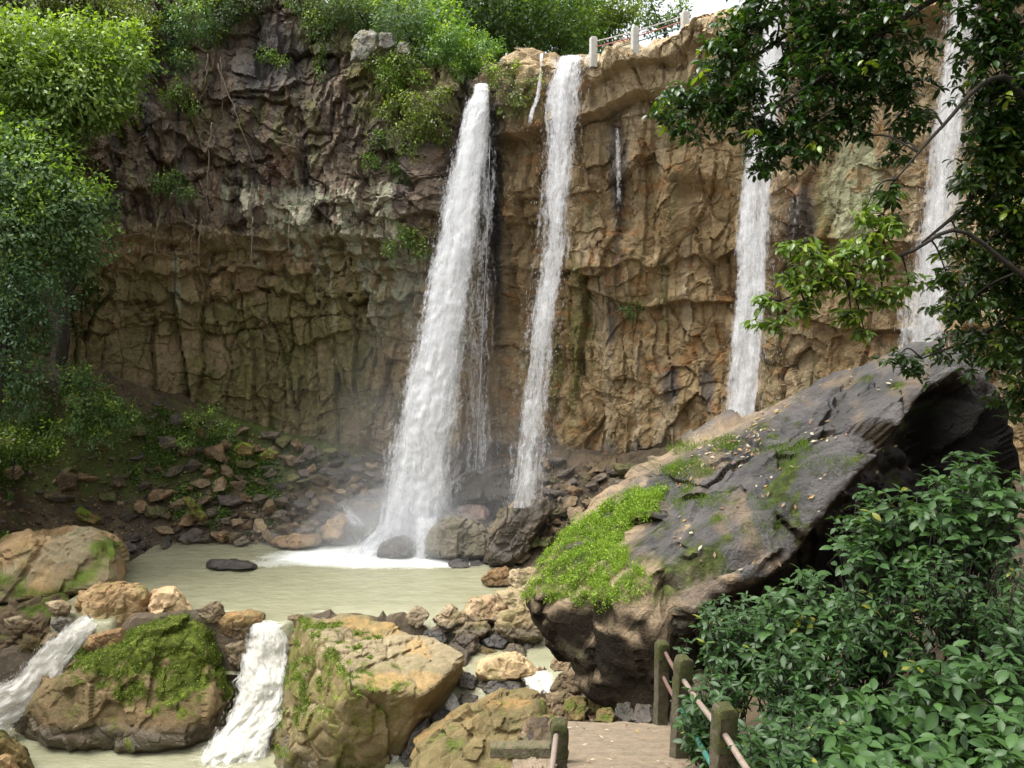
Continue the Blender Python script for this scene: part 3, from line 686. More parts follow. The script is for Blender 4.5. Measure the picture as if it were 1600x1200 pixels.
# slab in front of the stairs
outline_rock('boulder', [(638, 1225), (650, 1150), (700, 1115), (770, 1088), (820, 1082), (855, 1100), (868, 1150), (870, 1230), (780, 1260), (680, 1260)], 22.0, 4, 'olive moss-tinted slab of rock below the timber beam',
             cat='boulder', pal=((.20, .15, .07), (.135, .105, .05)), moss=.42, sub=6, seed=33, sharp=12, lean=3., stain=.3)
river = [
    ([(752, 905), (765, 890), (790, 887), (802, 900), (800, 918), (760, 920)], 34.6, ORG, 'low olive-brown rock at the right edge of the pool'),
    ([(795, 905), (800, 890), (835, 886), (850, 900), (845, 928), (805, 928)], 34.2, TAN, 'pale rock touching the overhanging boulder at the edge of the pool'),
    ([(772, 925), (800, 918), (835, 925), (845, 960), (790, 962)], 32.8, TAN, 'broad tan rock just below the pale rock at the edge of the pool'),
    ([(720, 960), (735, 935), (770, 930), (790, 948), (780, 972), (730, 975)], 31.8, ((.42, .31, .19), (.3, .21, .12)), 'smooth tan double-humped rock on the gravel bar right of the pool'),
    ([(770, 985), (775, 955), (810, 945), (845, 960), (850, 1000), (800, 1008)], 31.0, ((.36, .28, .16), (.25, .19, .10)), 'large split tan rock against the shaded face of the overhanging boulder'),
    ([(678, 965), (700, 943), (722, 955), (728, 975), (700, 985), (682, 980)], 31.3, TAN, 'pointed tan rock standing at the corner of the pool'),
    ([(672, 985), (690, 970), (705, 978), (700, 990), (680, 992)], 30.6, BRN, 'small wet rock at the foot of the pointed tan rock'),
    ([(705, 990), (725, 970), (760, 968), (770, 985), (750, 1000), (715, 1002)], 30.2, ((.33, .25, .14), (.22, .16, .09)), 'rounded tan-brown rock in the middle of the gravel bar'),
    ([(655, 1000), (665, 985), (690, 985), (700, 1003), (690, 1015), (660, 1012)], 29.6, GRY, 'dark grey rock beside the back corner of the cracked platform'),
    ([(748, 1000), (775, 990), (800, 1000), (790, 1015), (760, 1012)], 29.3, GRY, 'flat grey slab between the tan rocks of the gravel bar'),
    ([(700, 1010), (715, 990), (740, 992), (750, 1010), (735, 1030), (710, 1030)], 28.8, BRN, 'brown rock at the head of the rocky rill'),
    ([(785, 1020), (800, 1005), (820, 1012), (825, 1030), (800, 1032)], 28.6, BRN, 'small brown rock behind the rounded buff boulder'),
    ([(742, 1055), (750, 1030), (780, 1020), (815, 1022), (842, 1050), (838, 1062), (790, 1066), (755, 1064)], 27.2, ((.40, .30, .17), (.27, .19, .10)), 'rounded buff boulder above the dark wet slab of the rocky rill'),
    ([(710, 1060), (722, 1048), (748, 1062), (742, 1080), (718, 1076)], 26.9, DRK, 'small black wet stone in the white water of the rocky rill'),
    ([(745, 1072), (770, 1060), (815, 1062), (825, 1080), (790, 1088), (755, 1086)], 26.3, GRY, 'long dark wet slab lying across the rocky rill'),
    ([(716, 1100), (722, 1082), (748, 1085), (752, 1102), (735, 1110)], 25.6, DRK, 'black wet stone between the cracked platform and the olive slab'),
    ([(700, 1020), (716, 1008), (735, 1018), (730, 1045), (708, 1042)], 28.0, BRN, 'brown stone touching the right end of the cracked platform'),
    ([(668, 1125), (690, 1102), (706, 1108), (700, 1130), (680, 1135)], 24.9, GRY, 'small grey stone perched beside the orange leaf in the rill'),
    ([(625, 1190), (640, 1140), (668, 1122), (675, 1160), (660, 1215), (630, 1230)], 24.6, DRK, 'tall black wet rock in the gap beside the cracked platform'),
    ([(862, 1075), (875, 1052), (900, 1045), (915, 1062), (905, 1085), (870, 1090)], 20.0, BRN, 'brown rock in the shade at the foot of the overhanging boulder'),
    ([(860, 1115), (862, 1085), (885, 1078), (900, 1090), (895, 1118), (870, 1124)], 17.5, BRN, 'upright brown rock behind the broken post'),
    ([(835, 1150), (838, 1125), (860, 1118), (885, 1130), (880, 1160)], 17.0, OLV, 'olive rock between the timber beam and the upright brown rock'),
    ([(858, 1035), (872, 1022), (895, 1035), (890, 1052), (865, 1050)], 24.5, BRN, 'brown rock in the brown side channel right of the buff boulder'),
    ([(880, 1108), (890, 1088), (915, 1090), (925, 1108), (910, 1128), (888, 1126)], 13.4, OLV, 'mossy stone beneath the overhanging boulder nearest the path corner'),
    ([(915, 1100), (922, 1075), (945, 1072), (955, 1095), (945, 1115), (922, 1118)], 13.6, OLV, 'dark green stone under the lowest belly of the overhanging boulder'),
    ([(930, 1128), (935, 1108), (955, 1105), (965, 1120), (955, 1135)], 12.2, OLV, 'low mossy stone at the far edge of the path'),
    ([(958, 1118), (965, 1098), (985, 1100), (995, 1120), (980, 1134)], 12.0, DRK, 'dark stone behind the middle of the path edge'),
    ([(985, 1125), (995, 1100), (1018, 1102), (1022, 1128), (1000, 1138)], 11.6, DRK, 'dark stone beside the foot of the farthest railing post'),
    ([(905, 1080), (915, 1050), (940, 1045), (960, 1065), (950, 1085)], 14.6, BRN, 'shaded rock wedged under the left flank of the overhanging boulder'),
]
for i, (o, d, pal, lab) in enumerate(river):
    olv = pal is OLV; yb = max(p[1] for p in o)
    if d > 22: d = base_d(yb, float(np.interp(yb, [920, 985, 1010, 1060, 1110, 1200], [-.15, -.2, -.75, -1.0, -1.7, -3.6])))
    outline_rock('rock', o, d, (max(p[0] for p in o)-min(p[0] for p in o))/1200*d*.9, lab, pal=pal, sub=5, seed=50+i*3, sharp=14, rough=1.15,
                 moss=.45 if olv else .12, wetz=(-.05 if d > 27.5 else None), wet=.85 if pal in (DRK, GRY) else None, lean=.4)

rgf = np.random.default_rng(66); fill = []
for px_, d_, s_ in [(20, 30.4, 40), (60, 30.6, 34), (310, 30.4, 34), (318, 29.8, 40), (210, 30.4, 40), (175, 30.6, 50), (120, 30.9, 44), (325, 29.2, 36), (440, 30.4, 24), (455, 29.6, 26), (345, 30.6, 30), (650, 29.9, 34), (690, 28.6, 40), (725, 27.6, 40), (735, 26.4, 40), (700, 26.9, 34), (760, 28.4, 30), (790, 26.9, 34), (830, 29.2, 44), (815, 30.1, 40), (740, 29.6, 30), (690, 30.0, 28), (845, 27.0, 34), (870, 25.6, 40), (900, 24.0, 44), (880, 23.0, 40), (840, 24.6, 30), (925, 22.0, 50), (890, 21.0, 44), (860, 19.8, 40), (900, 18.4, 44), (870, 16.4, 30), (935, 17.0, 50), (905, 15.4, 40), (880, 15.0, 34), (860, 13.6, 26), (890, 12.4, 24), (845, 12.6, 24), (900, 11.4, 24), (965, 14.0, 34), (1000, 13.2, 30), (590, 24.2, 40), (560, 23.0, 50), (660, 21.5, 40)]:
    x_ = (px_-800)/FPX*d_; z_ = max(gh(x_, d_), LOW_Z-.2); r_ = s_/FPX*d_*.62; dd = rgf.normal(size=(12, 3)); dd /= np.linalg.norm(dd, axis=1, keepdims=True)
    p_ = dd*np.array([r_*rgf.uniform(.9, 1.3), r_, r_*rgf.uniform(.6, .9)])+np.array([x_, d_, z_+r_*.15])
    pal_ = [TAN, BRN, BRN, GRY, OLV][rgf.integers(5)] if d_ > 22 else [BRN, OLV, DRK][rgf.integers(3)]
    make_rock('rock', p_, 'ordinary brown rock filling a gap between the bigger boulders of the stream bank', 'rock', 'filler rocks between the stream boulders', pal=pal_, sub=4, seed=int(700+px_), rough=1.1, sharp=16, moss=.2, wet=.4)
# rocks at the foot of the falls
falls_rocks = [
    ([(588, 868), (592, 850), (610, 840), (634, 836), (645, 846), (645, 870), (615, 875)], 38.4, GRY, 'blocky dark boulder standing in the foam in front of the main waterfall', 6),
    ([(320, 886), (328, 874), (352, 873), (370, 880), (385, 876), (402, 882), (402, 890), (340, 893)], 37.4, DRK, 'long low dark rock breaking the surface of the pool', 5),
    ([(665, 865), (668, 830), (690, 812), (735, 808), (760, 825), (770, 850), (765, 875), (700, 878)], 38.2, ((.16, .135, .09), (.10, .085, .06)), 'wide rounded boulder with water sliding over it at the foot of the falls', 6),
    ([(756, 880), (765, 850), (790, 800), (815, 778), (850, 776), (862, 795), (830, 850), (800, 888), (770, 889)], 37.2, ((.10, .078, .048), (.055, .045, .034)), 'tall dark leaning boulder at the right corner of the pool', 6),
    ([(812, 850), (830, 810), (860, 775), (880, 790), (870, 820), (845, 850), (820, 868)], 36.8, ((.12, .09, .05), (.065, .052, .037)), 'second leaning boulder tucked behind the tall dark one', 6),
    ([(835, 850), (860, 815), (900, 800), (925, 815), (890, 860), (850, 870)], 37.6, GRY, 'glossy grey boulder behind the green rim of the overhanging boulder', 5),
    ([(712, 805), (715, 790), (755, 788), (765, 800), (760, 815), (720, 815)], 39.6, ((.19, .12, .09), (.12, .085, .07)), 'reddish brown block below the thin second waterfall', 5),
    ([(775, 808), (780, 795), (797, 793), (800, 806), (790, 815)], 39.2, OLV, 'small olive rock between the reddish block and the leaning boulder', 4),
    ([(680, 822), (685, 800), (700, 797), (716, 808), (712, 825), (690, 828)], 39.0, GRY, 'grey rock in the spray right of the main waterfall', 4),
    ([(676, 765), (690, 752), (740, 735), (770, 750), (760, 785), (700, 790)], 41.0, DRK, 'black wet outcrop splashed by the main waterfall', 5),
    ([(740, 760), (760, 735), (800, 725), (830, 745), (820, 780), (760, 790)], 41.2, DRK, 'black wet outcrop under the thin second waterfall', 5),
    ([(422, 848), (430, 838), (500, 835), (504, 850), (480, 858), (430, 858)], 39.6, ORG, 'long orange-brown slab on the far shore of the pool', 5),
    ([(500, 845), (512, 815), (535, 800), (545, 812), (530, 845)], 39.9, ORG, 'orange-brown rock leaning beside the spray of the main waterfall', 5),
    ([(700, 880), (712, 872), (730, 878), (735, 888), (705, 890)], 37.4, GRY, 'small triangular rock at the waterline by the rounded boulder', 4),
    ([(732, 886), (738, 875), (755, 877), (758, 888)], 37.1, DRK, 'small black rock at the waterline by the leaning boulder', 4),
]
for i, (o, d, pal, lab, sub) in enumerate(falls_rocks):
    yb = max(p[1] for p in o)
    if yb > 862: d = base_d(yb, -.12)
    outline_rock('boulder' if sub == 6 else 'rock', o, d, (max(p[0] for p in o)-min(p[0] for p in o))/1200*d*.7, lab, cat='boulder' if sub == 6 else 'rock', pal=pal, sub=sub, seed=150+i*3, sharp=16, wetz=.05, wet=.75, lean=.6)

for i, (o, d, lab) in enumerate([([(303, 668), (308, 660), (322, 676), (321, 686), (312, 682)], 43.2, 'bright green mossy slab standing at the foot of the left cliff'),
        ([(284, 778), (296, 774), (325, 808), (318, 818), (300, 808)], 40.3, 'long olive mossy slab lying down the slope above the pool'),
        ([(404, 712), (420, 700), (436, 708), (428, 718), (410, 718)], 42.6, 'flat rock with a bright green mossy top below the left cliff'),
        ([(115, 800), (128, 792), (160, 812), (150, 822), (125, 815)], 38.2, 'green-topped slab on the slope just above the smooth tan boulder'),
        ([(86, 748), (100, 735), (122, 742), (120, 762), (95, 770)], 39.2, 'squarish brown rock alone on the littered left slope'),
        ([(365, 702), (378, 690), (398, 698), (396, 712), (372, 712)], 43.0, 'mossy grey block at the top of the rubble under the left cliff')]):
    outline_rock('rock', o, d, (max(p[0] for p in o)-min(p[0] for p in o))/1200*d*.8, lab, pal=OLV if i != 4 else BRN, sub=5, seed=250+i*3, sharp=22, moss=.75 if i not in (4,) else .2, mossc=(.10, .155, .015))
# grey limestone boulders among the trees on the rim
for i, (o, lab) in enumerate([([(548, 95), (552, 60), (568, 45), (590, 50), (592, 75), (570, 98)], 'tall whitish boulder on the rim among the bushes above the dark wall'),
                              ([(590, 75), (594, 50), (612, 50), (618, 70), (606, 80)], 'whitish boulder beside the tall one on the rim'),
                              ([(618, 80), (625, 66), (638, 68), (640, 82), (628, 88)], 'smallest whitish boulder to the right on the rim')]):
    outline_rock('boulder', o, 43.4, 1.2, lab, cat='boulder', pal=((.25, .24, .20), (.14, .135, .115)), sub=5, seed=210+i, moss=.3)

# --- loose talus
rng = np.random.default_rng(5)
def gen_proto(i, pal, moss):
    r = np.random.default_rng(900+i); d = r.normal(size=(11, 3)); d /= np.linalg.norm(d, axis=1, keepdims=True)
    s = np.array([1, r.uniform(.6, .95), r.uniform(.4, .75)])
    o, W, N, F = make_rock('rock', d*s, pal=pal, sub=4, rough=1.1, sharp=30, seed=300+i*3, moss=moss, wet=.25)
    return o
MIXP = [((.20, .145, .085), (.12, .09, .06)), ((.15, .12, .085), (.095, .08, .065)), ((.12, .10, .085), (.08, .07, .06)), ((.24, .16, .085), (.15, .10, .06)), ((.14, .13, .055), (.09, .08, .045)), ((.27, .20, .12), (.17, .12, .075))]
protos = [gen_proto(i, MIXP[i % 6], .5 if i % 6 == 4 else .15) for i in range(12)]
cand = []
for _ in range(30000):
    px = rng.uniform(-60, 1020); y = rng.uniform(33, 46)
    x = (px-800)/FPX*y; yc = float(cliff_y(np.array([x]))[0])
    if y > yc-.3: continue
    cand.append((x, y, px))
X = np.array([c[0] for c in cand]); Y = np.array([c[1] for c in cand]); H = ground_h(X, Y); PXc, PYc = proj(np.stack([X, Y, H], 1))
placed = []; small = []
grid = {}
def ok(x, y, r):
    gx, gy = int(x//1), int(y//1)
    for a in range(gx-2, gx+3):
        for b in range(gy-2, gy+3):
            for (u, v, s) in grid.get((a, b), ()):
                if (x-u)**2+(y-v)**2 < ((r+s)*.5)**2: return False
    grid.setdefault((gx, gy), []).append((x, y, r)); return True
for pas in (0, 1, 2):
  for k in range(len(cand)):
    x, y, h, px, py = X[k], Y[k], H[k], PXc[k], PYc[k]
    if h < -.2 or k % 3 != pas: continue
    if 590 < px < 730 and h < .6: continue
    if px > 700 and y < 36.5: continue
    w = .05+.95*float(ss(170, 400, np.array(px+(py-740)*.9)))     # crowded blocks towards the falls, fine litter on the far left
    if pas == 0:
        if rng.random() > w: continue
        r = rng.uniform(.34, .85)
    else: r = rng.uniform(.10, .32 if pas == 1 else .2)
    if not ok(x, y, r): continue
    (placed if r > .33 else small).append((x, y, h, r, px))
placed.sort(key=lambda p: -p[3]); ind = placed[:290]; small = placed[290:]+small; small = small[:6500]
lab_l = 'angular brown rock lying among many like it on the slope below the dark left cliff'
lab_r = 'dark wet rock in the rubble between the falls and the tan right cliff'
first = True
used_p = set()
for i, (x, y, h, r, px) in enumerate(ind):
    j = i % 12; pr = protos[j]
    rot = (rng.uniform(-.5, .5), rng.uniform(-.5, .5), rng.uniform(0, 6.28)); sc = (r*rng.uniform(.9, 1.25), r, r*rng.uniform(.75, 1.1))
    o = pr if j not in used_p else pr.copy()
    if j in used_p: COL.objects.link(o)
    used_p.add(j)
    o.location = (float(x), float(y), float(h+r*.12)); o.rotation_euler = rot; o.scale = [float(q) for q in sc]
    if px < 660: tag(o, lab_l, 'rock', 'loose rocks on the slope below the left cliff')
    else: tag(o, lab_r, 'rock', 'wet rubble below the right cliff')
def rubble(name, lst):
    A = Acc(); base = []
    for i in range(8):
        r = np.random.default_rng(40+i); d = r.normal(size=(9, 3)); d /= np.linalg.norm(d, axis=1, keepdims=True)
        c, N, D = hull_planes(d*np.array([1, .8, .6])); dirs, F = ico(2); rr = radial(dirs, N, D, 30); base.append((dirs*rr[:, None], F))
    Vs = []; Fs = []; Cs = []; n = 0
    for i, (x, y, h, r, px) in enumerate(lst):
        V, F = base[i % 8]; a, b = rng.uniform(0, 6.28), rng.uniform(-.7, .7)
        R = np.array(Matrix.Rotation(a, 3, 'Z') @ Matrix.Rotation(b, 3, 'X'))
        Vs.append((V*r)@R.T+np.array([x, y, h+r*.3])); Fs.append(F+n); n += len(V)
        p = MIXP[rng.integers(6)]; Cs.append(np.broadcast_to(np.array(p[rng.integers(2)])*rng.uniform(.7, 1.3), (len(V), 3)))
    o = make_mesh(name, np.concatenate(Vs), np.concatenate(Fs), M_GROUND, attrs={'Col': np.concatenate(Cs), 'Wet': np.full(n, .3)}); tag(o, kind='stuff', label='small broken stones covering the slopes below the cliffs', cat='rubble')
for k in range(2600):                                            # finer stones, also along the gravel bar and under the overhang
    if k < 1500: px, y = rng.uniform(-50, 900), rng.uniform(36, 45.5)
    elif k < 2200: px, y = rng.uniform(640, 900), rng.uniform(23, 36)
    else: px, y = rng.uniform(820, 1060), rng.uniform(11.5, 19)
    x = (px-800)/FPX*y; h = gh(x, y)
    if h > -.5 and y < float(cliff_y(np.array([x]))[0])-.2: small.append((x, y, h, rng.uniform(.07, .2)*(1.3 if k > 1500 else 1), px))
rubble('rubble', small)

# ---------------------------------------------------------------- the overhanging boulder
BP = [P(826, 925, 14.6), P(838, 890, 15.6), P(880, 830, 17.2), P(940, 760, 18.4), P(1075, 688, 19.5), P(1150, 668, 19.6), P(1240, 616, 19.6), P(1360, 560, 19.4), P(1440, 545, 18.6),
      P(1508, 548, 16.8), P(1556, 592, 16.2), P(1578, 652, 16.0), P(1578, 760, 16.0),
      P(1020, 912, 12.6), P(1230, 858, 12.6), P(1300, 770, 13.3), P(1385, 665, 14.3), P(1430, 600, 15.2),
      P(845, 1005, 14.3), P(905, 1062, 13.8), P(985, 1128, 12.9), P(1040, 1150, 12.4), P(1030, 990, 12.0), P(1180, 1180, 13.2), P(1400, 1150, 14.5), P(1575, 1000, 16.0),
      P(900, 1010, 17.5), P(1500, 1000, 21), P(1100, 1000, 20)]
def big_carve(W):
    # undercut of the right half: below the rim the face recedes into a dark hollow
    px, py = proj(W)
    rim = np.interp(px, [1000, 1060, 1150, 1230, 1300, 1385, 1440, 1500, 1600], [985, 960, 925, 878, 790, 690, 610, 570, 575])
    k = ss(0, 60, py-rim)*ss(1060, 1160, px)*ss(17.5, 15, W[:, 1])*ss(1600, 1450, px)
    W = W.copy(); W[:, 1] += k*1.3*ss(1560, 1470, px)
    # ribs and gullies that run down the top and the front corner
    n = fbm(W*.5, 3, 71)
    r1 = np.exp(-((px-1040-(py-900)*.25)/16)**2)*ss(880, 930, py)*ss(1140, 1060, py)
    W[:, 1] += .45*r1
    g = np.exp(-(((py-925)-(px-1030)*-.42)/9)**2)*ss(1010, 1050, px)*ss(1230, 1170, px)
    W[:, 2] -= .18*g
    bed = W[:, 0]*.42-W[:, 1]*.25+W[:, 2]*1.15+.35*fbm(W*.7, 3, 72)      # bedding: shallow steps that climb with the top
    stp = np.abs((bed*1.3) % 1-.5)*2; W[:, 2] += .07*ss(.0, .8, stp)*ss(-.1, .4, fbm(W*.9+4, 2, 73)); W[:, 2] += .09*fbm(W*np.array([1.2, 3.5, 3.5]), 4, 74)
    return W
def big_col(W, N, c, w):
    px, py = proj(W); q = W; n1 = fbm(q*.8, 4, 401); n2 = fbm(q*3, 4, 403); n3 = fbm(q*9, 3, 405)
    ang = q@np.array([.55, -.35, .75]); st = fbm(np.stack([ang*2.8, q[:, 0]*.4+q[:, 1]*.4, q[:, 1]*.5], 1), 4, 407)
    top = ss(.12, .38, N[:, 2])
    tan = mixc((.29, .22, .14), (.19, .14, .085), ss(-.3, .3, n1+n2))
    gry = mixc((.10, .093, .088), (.055, .052, .05), ss(-.3, .3, n1+.4*n2))
    # tan on the outer left shoulder, grey weathered skin on the upper part
    g = ss(-.12, .14, (px-960)/420-(py-850)/500+.6*n1+.6*st+.35*n2)
    c = mixc(tan, gry, g)
    rimb = np.exp(-((py-np.interp(px, [830, 940, 1075, 1240, 1360], [900, 765, 695, 622, 566]))/14)**2)
    c = mixc(c, (.34, .25, .15), rimb*ss(1300, 1100, px)*.8)
    c = mixc(c, (.23, .16, .09), ss(.1, .4, st)*.5*top)
    m = ss(.50, .68, .30*top+.55*n2+.35*n1+.22*np.exp(-((py-np.interp(px, [1000, 1230, 1385], [905, 850, 650]))/40)**2)+.1*(px < 1250))*top
    c = mixc(c, mixc((.04, .055, .012), (.085, .115, .018), ss(-.2, .4, n3)), m*.85)
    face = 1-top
    fc = mixc((.042, .031, .019), (.024, .019, .013), ss(-.3, .3, n1+.4*n2))  # dark brown face, with the overhang's shade darkened into its colour
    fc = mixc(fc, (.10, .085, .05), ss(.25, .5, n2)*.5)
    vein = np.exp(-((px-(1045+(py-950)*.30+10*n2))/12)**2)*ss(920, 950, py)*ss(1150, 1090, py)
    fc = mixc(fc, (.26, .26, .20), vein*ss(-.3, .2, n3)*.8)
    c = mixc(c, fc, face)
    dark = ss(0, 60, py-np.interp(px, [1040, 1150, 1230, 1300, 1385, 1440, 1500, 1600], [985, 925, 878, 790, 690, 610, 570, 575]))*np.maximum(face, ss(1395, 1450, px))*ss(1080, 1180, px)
    c = mixc(c, (.012, .011, .0095), dark)                           # shade of the hollow put into the rock colour as near-black
    wet = np.where(g > .5, .62, .2)*top*(1-dark)
    return c*(1+.2*n3[:, None]), np.clip(wet*(1-m), 0, .7)
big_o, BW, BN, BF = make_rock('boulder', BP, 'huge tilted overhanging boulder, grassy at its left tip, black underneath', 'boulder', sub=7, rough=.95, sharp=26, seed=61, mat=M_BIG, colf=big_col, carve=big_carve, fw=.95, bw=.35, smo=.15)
BPX, BPY = proj(BW)

# ---------------------------------------------------------------- grass, ferns, litter
def blades(P0, Nn, L, w, col, rg, droop=.5):
    """bent grass blades: 3 cross sections"""
    n = len(P0); a = rg.uniform(0, 2*np.pi, n); side = np.stack([np.cos(a), np.sin(a), np.zeros(n)], 1)
    out = np.stack([-np.sin(a), np.cos(a), np.zeros(n)], 1)
    up = Nn*.5+np.array([0, 0, .6]); up /= np.linalg.norm(up, axis=1, keepdims=True)
    L = L[:, None]; w = (np.broadcast_to(w, (n,)))[:, None]
    d = rg.uniform(.25, 1.0, (n, 1))*droop
    p1 = P0+up*L*.55+out*L*.18*d; p2 = P0+up*L*(1-.55*d)+out*L*.75*d
    V = np.stack([P0-side*w, P0+side*w, p1+side*w*.8, p1-side*w*.8, p2], 1).reshape(-1, 3)
    k = np.arange(n)*5
    F4 = np.stack([k, k+1, k+2, k+3], 1); F3 = np.stack([k+3, k+2, k+4], 1)
    C = np.repeat(col, 5, 0)
    return V, [F4, F3], C
def gcol(n, rg, a=(.10, .19, .015), b=(.24, .36, .03)):
    t = rg.random((n, 1)); return np.array(a)*(1-t)+np.array(b)*t
def grass_on(name, W, N, mask, count, L, w, label, seed, a=(.085, .16, .015), b=(.25, .35, .035), jitter=.12):
    rg = np.random.default_rng(seed); idx = np.nonzero(mask)[0]
    if len(idx) == 0: return
    k = idx[rg.integers(0, len(idx), count)]
    p = W[k]+rg.normal(size=(count, 3))*jitter*.5-N[k]*.01
    pt = fbm(W[k]*1.6, 3, 15); V, F, C = blades(p, N[k], rg.uniform(L*.4, L*1.2, count)*(1+.9*pt), w, gcol(count, rg, a, b)*(1+.5*pt)[:, None], rg, 1.)
    o = make_mesh(name, V, F, M_GRASS, attrs={'Col': C}); tag(o, label, 'grass', None, 'stuff')
def inpoly(px, py, poly):
    r = np.zeros(len(px), bool); n = len(poly)
    for i in range(n):
        x0, y0 = poly[i]; x1, y1 = poly[(i+1) % n]
        c = ((y0 > py) != (y1 > py)) & (px < (x1-x0)*(py-y0)/((y1-y0) if y1 != y0 else 1e-9)+x0)
        r ^= c
    return r
front = BW[:, 1] < 20.5
gn = fbm(BW*2.2, 3, 555); gn2 = fbm(BW*5, 3, 557)
poly = [(822, 925), (845, 880), (900, 818), (985, 775), (1040, 770), (1038, 800), (985, 815), (975, 860), (990, 885), (1020, 900), (1012, 935), (960, 950), (900, 945), (850, 940)]
m = inpoly(BPX+22*gn2, BPY+18*gn, poly) & (BN[:, 2] > -.45) & front & (gn+.6*gn2 > -.30)
m_grass = m
grass_on('grass', BW, BN, m, 30000, .13, .0042, 'bright green grass matting the left tip of the huge boulder', 7)
m2 = np.zeros(len(BW), bool)
for (cx, cy, rx, ry) in [(1238, 715, 40, 22), (1070, 735, 42, 14), (1065, 700, 30, 10), (1130, 697, 26, 9), (1110, 785, 26, 12), (1073, 765, 12, 10), (1190, 785, 22, 14), (1060, 790, 14, 9), (1200, 830, 40, 22), (1125, 812, 18, 8), (1140, 690, 14, 6), (1300, 730, 40, 12)]:
    m2 |= (((BPX-cx)/rx)**2+((BPY-cy)/ry)**2+.9*gn2 < .9)
m2 &= (BN[:, 2] > .15) & front
grass_on('grass', BW, BN, m2, 12000, .12, .004, 'scattered green tufts growing over the dark top of the huge boulder', 8, (.06, .11, .012), (.16, .25, .03))
# fallen leaves on the boulder
rg = np.random.default_rng(77); idx = np.nonzero((BN[:, 2] > .45) & front & (BPX > 1050) & (BPX < 1420))[0]; k = idx[rg.integers(0, len(idx), 900)]; k = k[fbm(BW[k]*1.3, 3, 21) > .08]
def flat_leaves(p, n_, size, cols, rg):
    cnt = len(p); t = rg.normal(size=(cnt, 3)); t -= (t*n_).sum(1, keepdims=True)*n_; t /= np.linalg.norm(t, axis=1, keepdims=True); s = np.cross(n_, t)
    size = size[:, None]; V = np.stack([p-t*size, p+s*size*.45+n_*size*.15, p+t*size, p-s*size*.45+n_*size*.1], 1).reshape(-1, 3)
    j = np.arange(cnt)*4; return V, np.stack([j, j+1, j+2, j+3], 1), np.repeat(cols, 4, 0)
pal = np.array([(.42, .36, .28), (.30, .20, .13), (.20, .11, .08), (.46, .42, .30), (.40, .26, .08)])
V, F, C = flat_leaves(BW[k]+BN[k]*.03, BN[k], rg.uniform(.03, .075, len(k)), pal[rg.integers(0, 5, len(k))], rg)
tag(make_mesh('leaf_litter', V, F, M_LEAF, attrs={'Col': C}), 'dead brown and cream leaves fallen on the top of the huge boulder', 'leaf litter', None, 'stuff')
# litter on the left slope
rg = np.random.default_rng(78); px = rg.uniform(-20, 420, 2600); y = rg.uniform(36, 45, 2600); x = (px-800)/FPX*y; kk = (y < cliff_y(x)-.4); x, y = x[kk], y[kk]; h = ground_h(x, y); kk = h > .1; x, y, h = x[kk], y[kk], h[kk]
nn = np.stack([rg.normal(size=len(x))*.4, -.5+rg.normal(size=len(x))*.3, np.ones(len(x))], 1); nn /= np.linalg.norm(nn, axis=1, keepdims=True)
V, F, C = flat_leaves(np.stack([x, y, h+.12], 1), nn, rg.uniform(.04, .10, len(x)), pal[rg.integers(0, 5, len(x))]*.8, rg)
tag(make_mesh('leaf_litter', V, F, M_LEAF, attrs={'Col': C}), 'dead leaves strewn over the slope under the left trees', 'leaf litter', None, 'stuff')

# ---------------------------------------------------------------- leaves and trees
def leaf_quads(p, d, nrm, L, wr, col):
    """folded leaves: p base, d direction, nrm approx normal"""
    s = np.cross(d, nrm); s /= np.linalg.norm(s, axis=1, keepdims=True)+1e-9; n_ = np.cross(s, d)
    L = L[:, None]; w = L*wr
    V = np.stack([p, p+d*L*.5+s*w-n_*w*.25, p+d*L-n_*L*.12, p+d*L*.5-s*w-n_*w*.25], 1).reshape(-1, 3)
    j = np.arange(len(p))*4; return V, np.stack([j, j+1, j+2, j+3], 1), np.repeat(col, 4, 0)
def leaf_fine(p, d, nrm, L, wr, col, curl=.25):
    """broad leaves with a keel, 8 faces"""
    s = np.cross(d, nrm); s /= np.linalg.norm(s, axis=1, keepdims=True)+1e-9; n_ = np.cross(s, d)
    L = L[:, None]; vs = []; prof = [(.0, .03, 0), (.22, .72, .02), (.5, 1., -.03), (.78, .66, -.12), (1., .0, -.28)]
    for (t, w, z) in prof:
        c = p+d*L*t+n_*L*z*curl*2.2; ww = L*wr*w
        vs += [c-s*ww+n_*ww*.22, c, c+s*ww+n_*ww*.22]
    V = np.stack(vs, 1).reshape(-1, 3); m = len(prof)*3; j = np.arange(len(p))[:, None]*m; Fs = []
    for i in range(len(prof)-1):
        a = i*3; Fs.append(np.concatenate([j+a, j+a+1, j+a+4, j+a+3], 1)); Fs.append(np.concatenate([j+a+1, j+a+2, j+a+5, j+a+4], 1))
    shade = np.array([1, 1.25, 1]*len(prof))
    C = np.repeat(col, m, 0)*np.tile(shade, len(p))[:, None]
    return V, np.concatenate(Fs), C
def unit(v): return v/(np.linalg.norm(v, axis=-1, keepdims=True)+1e-9)
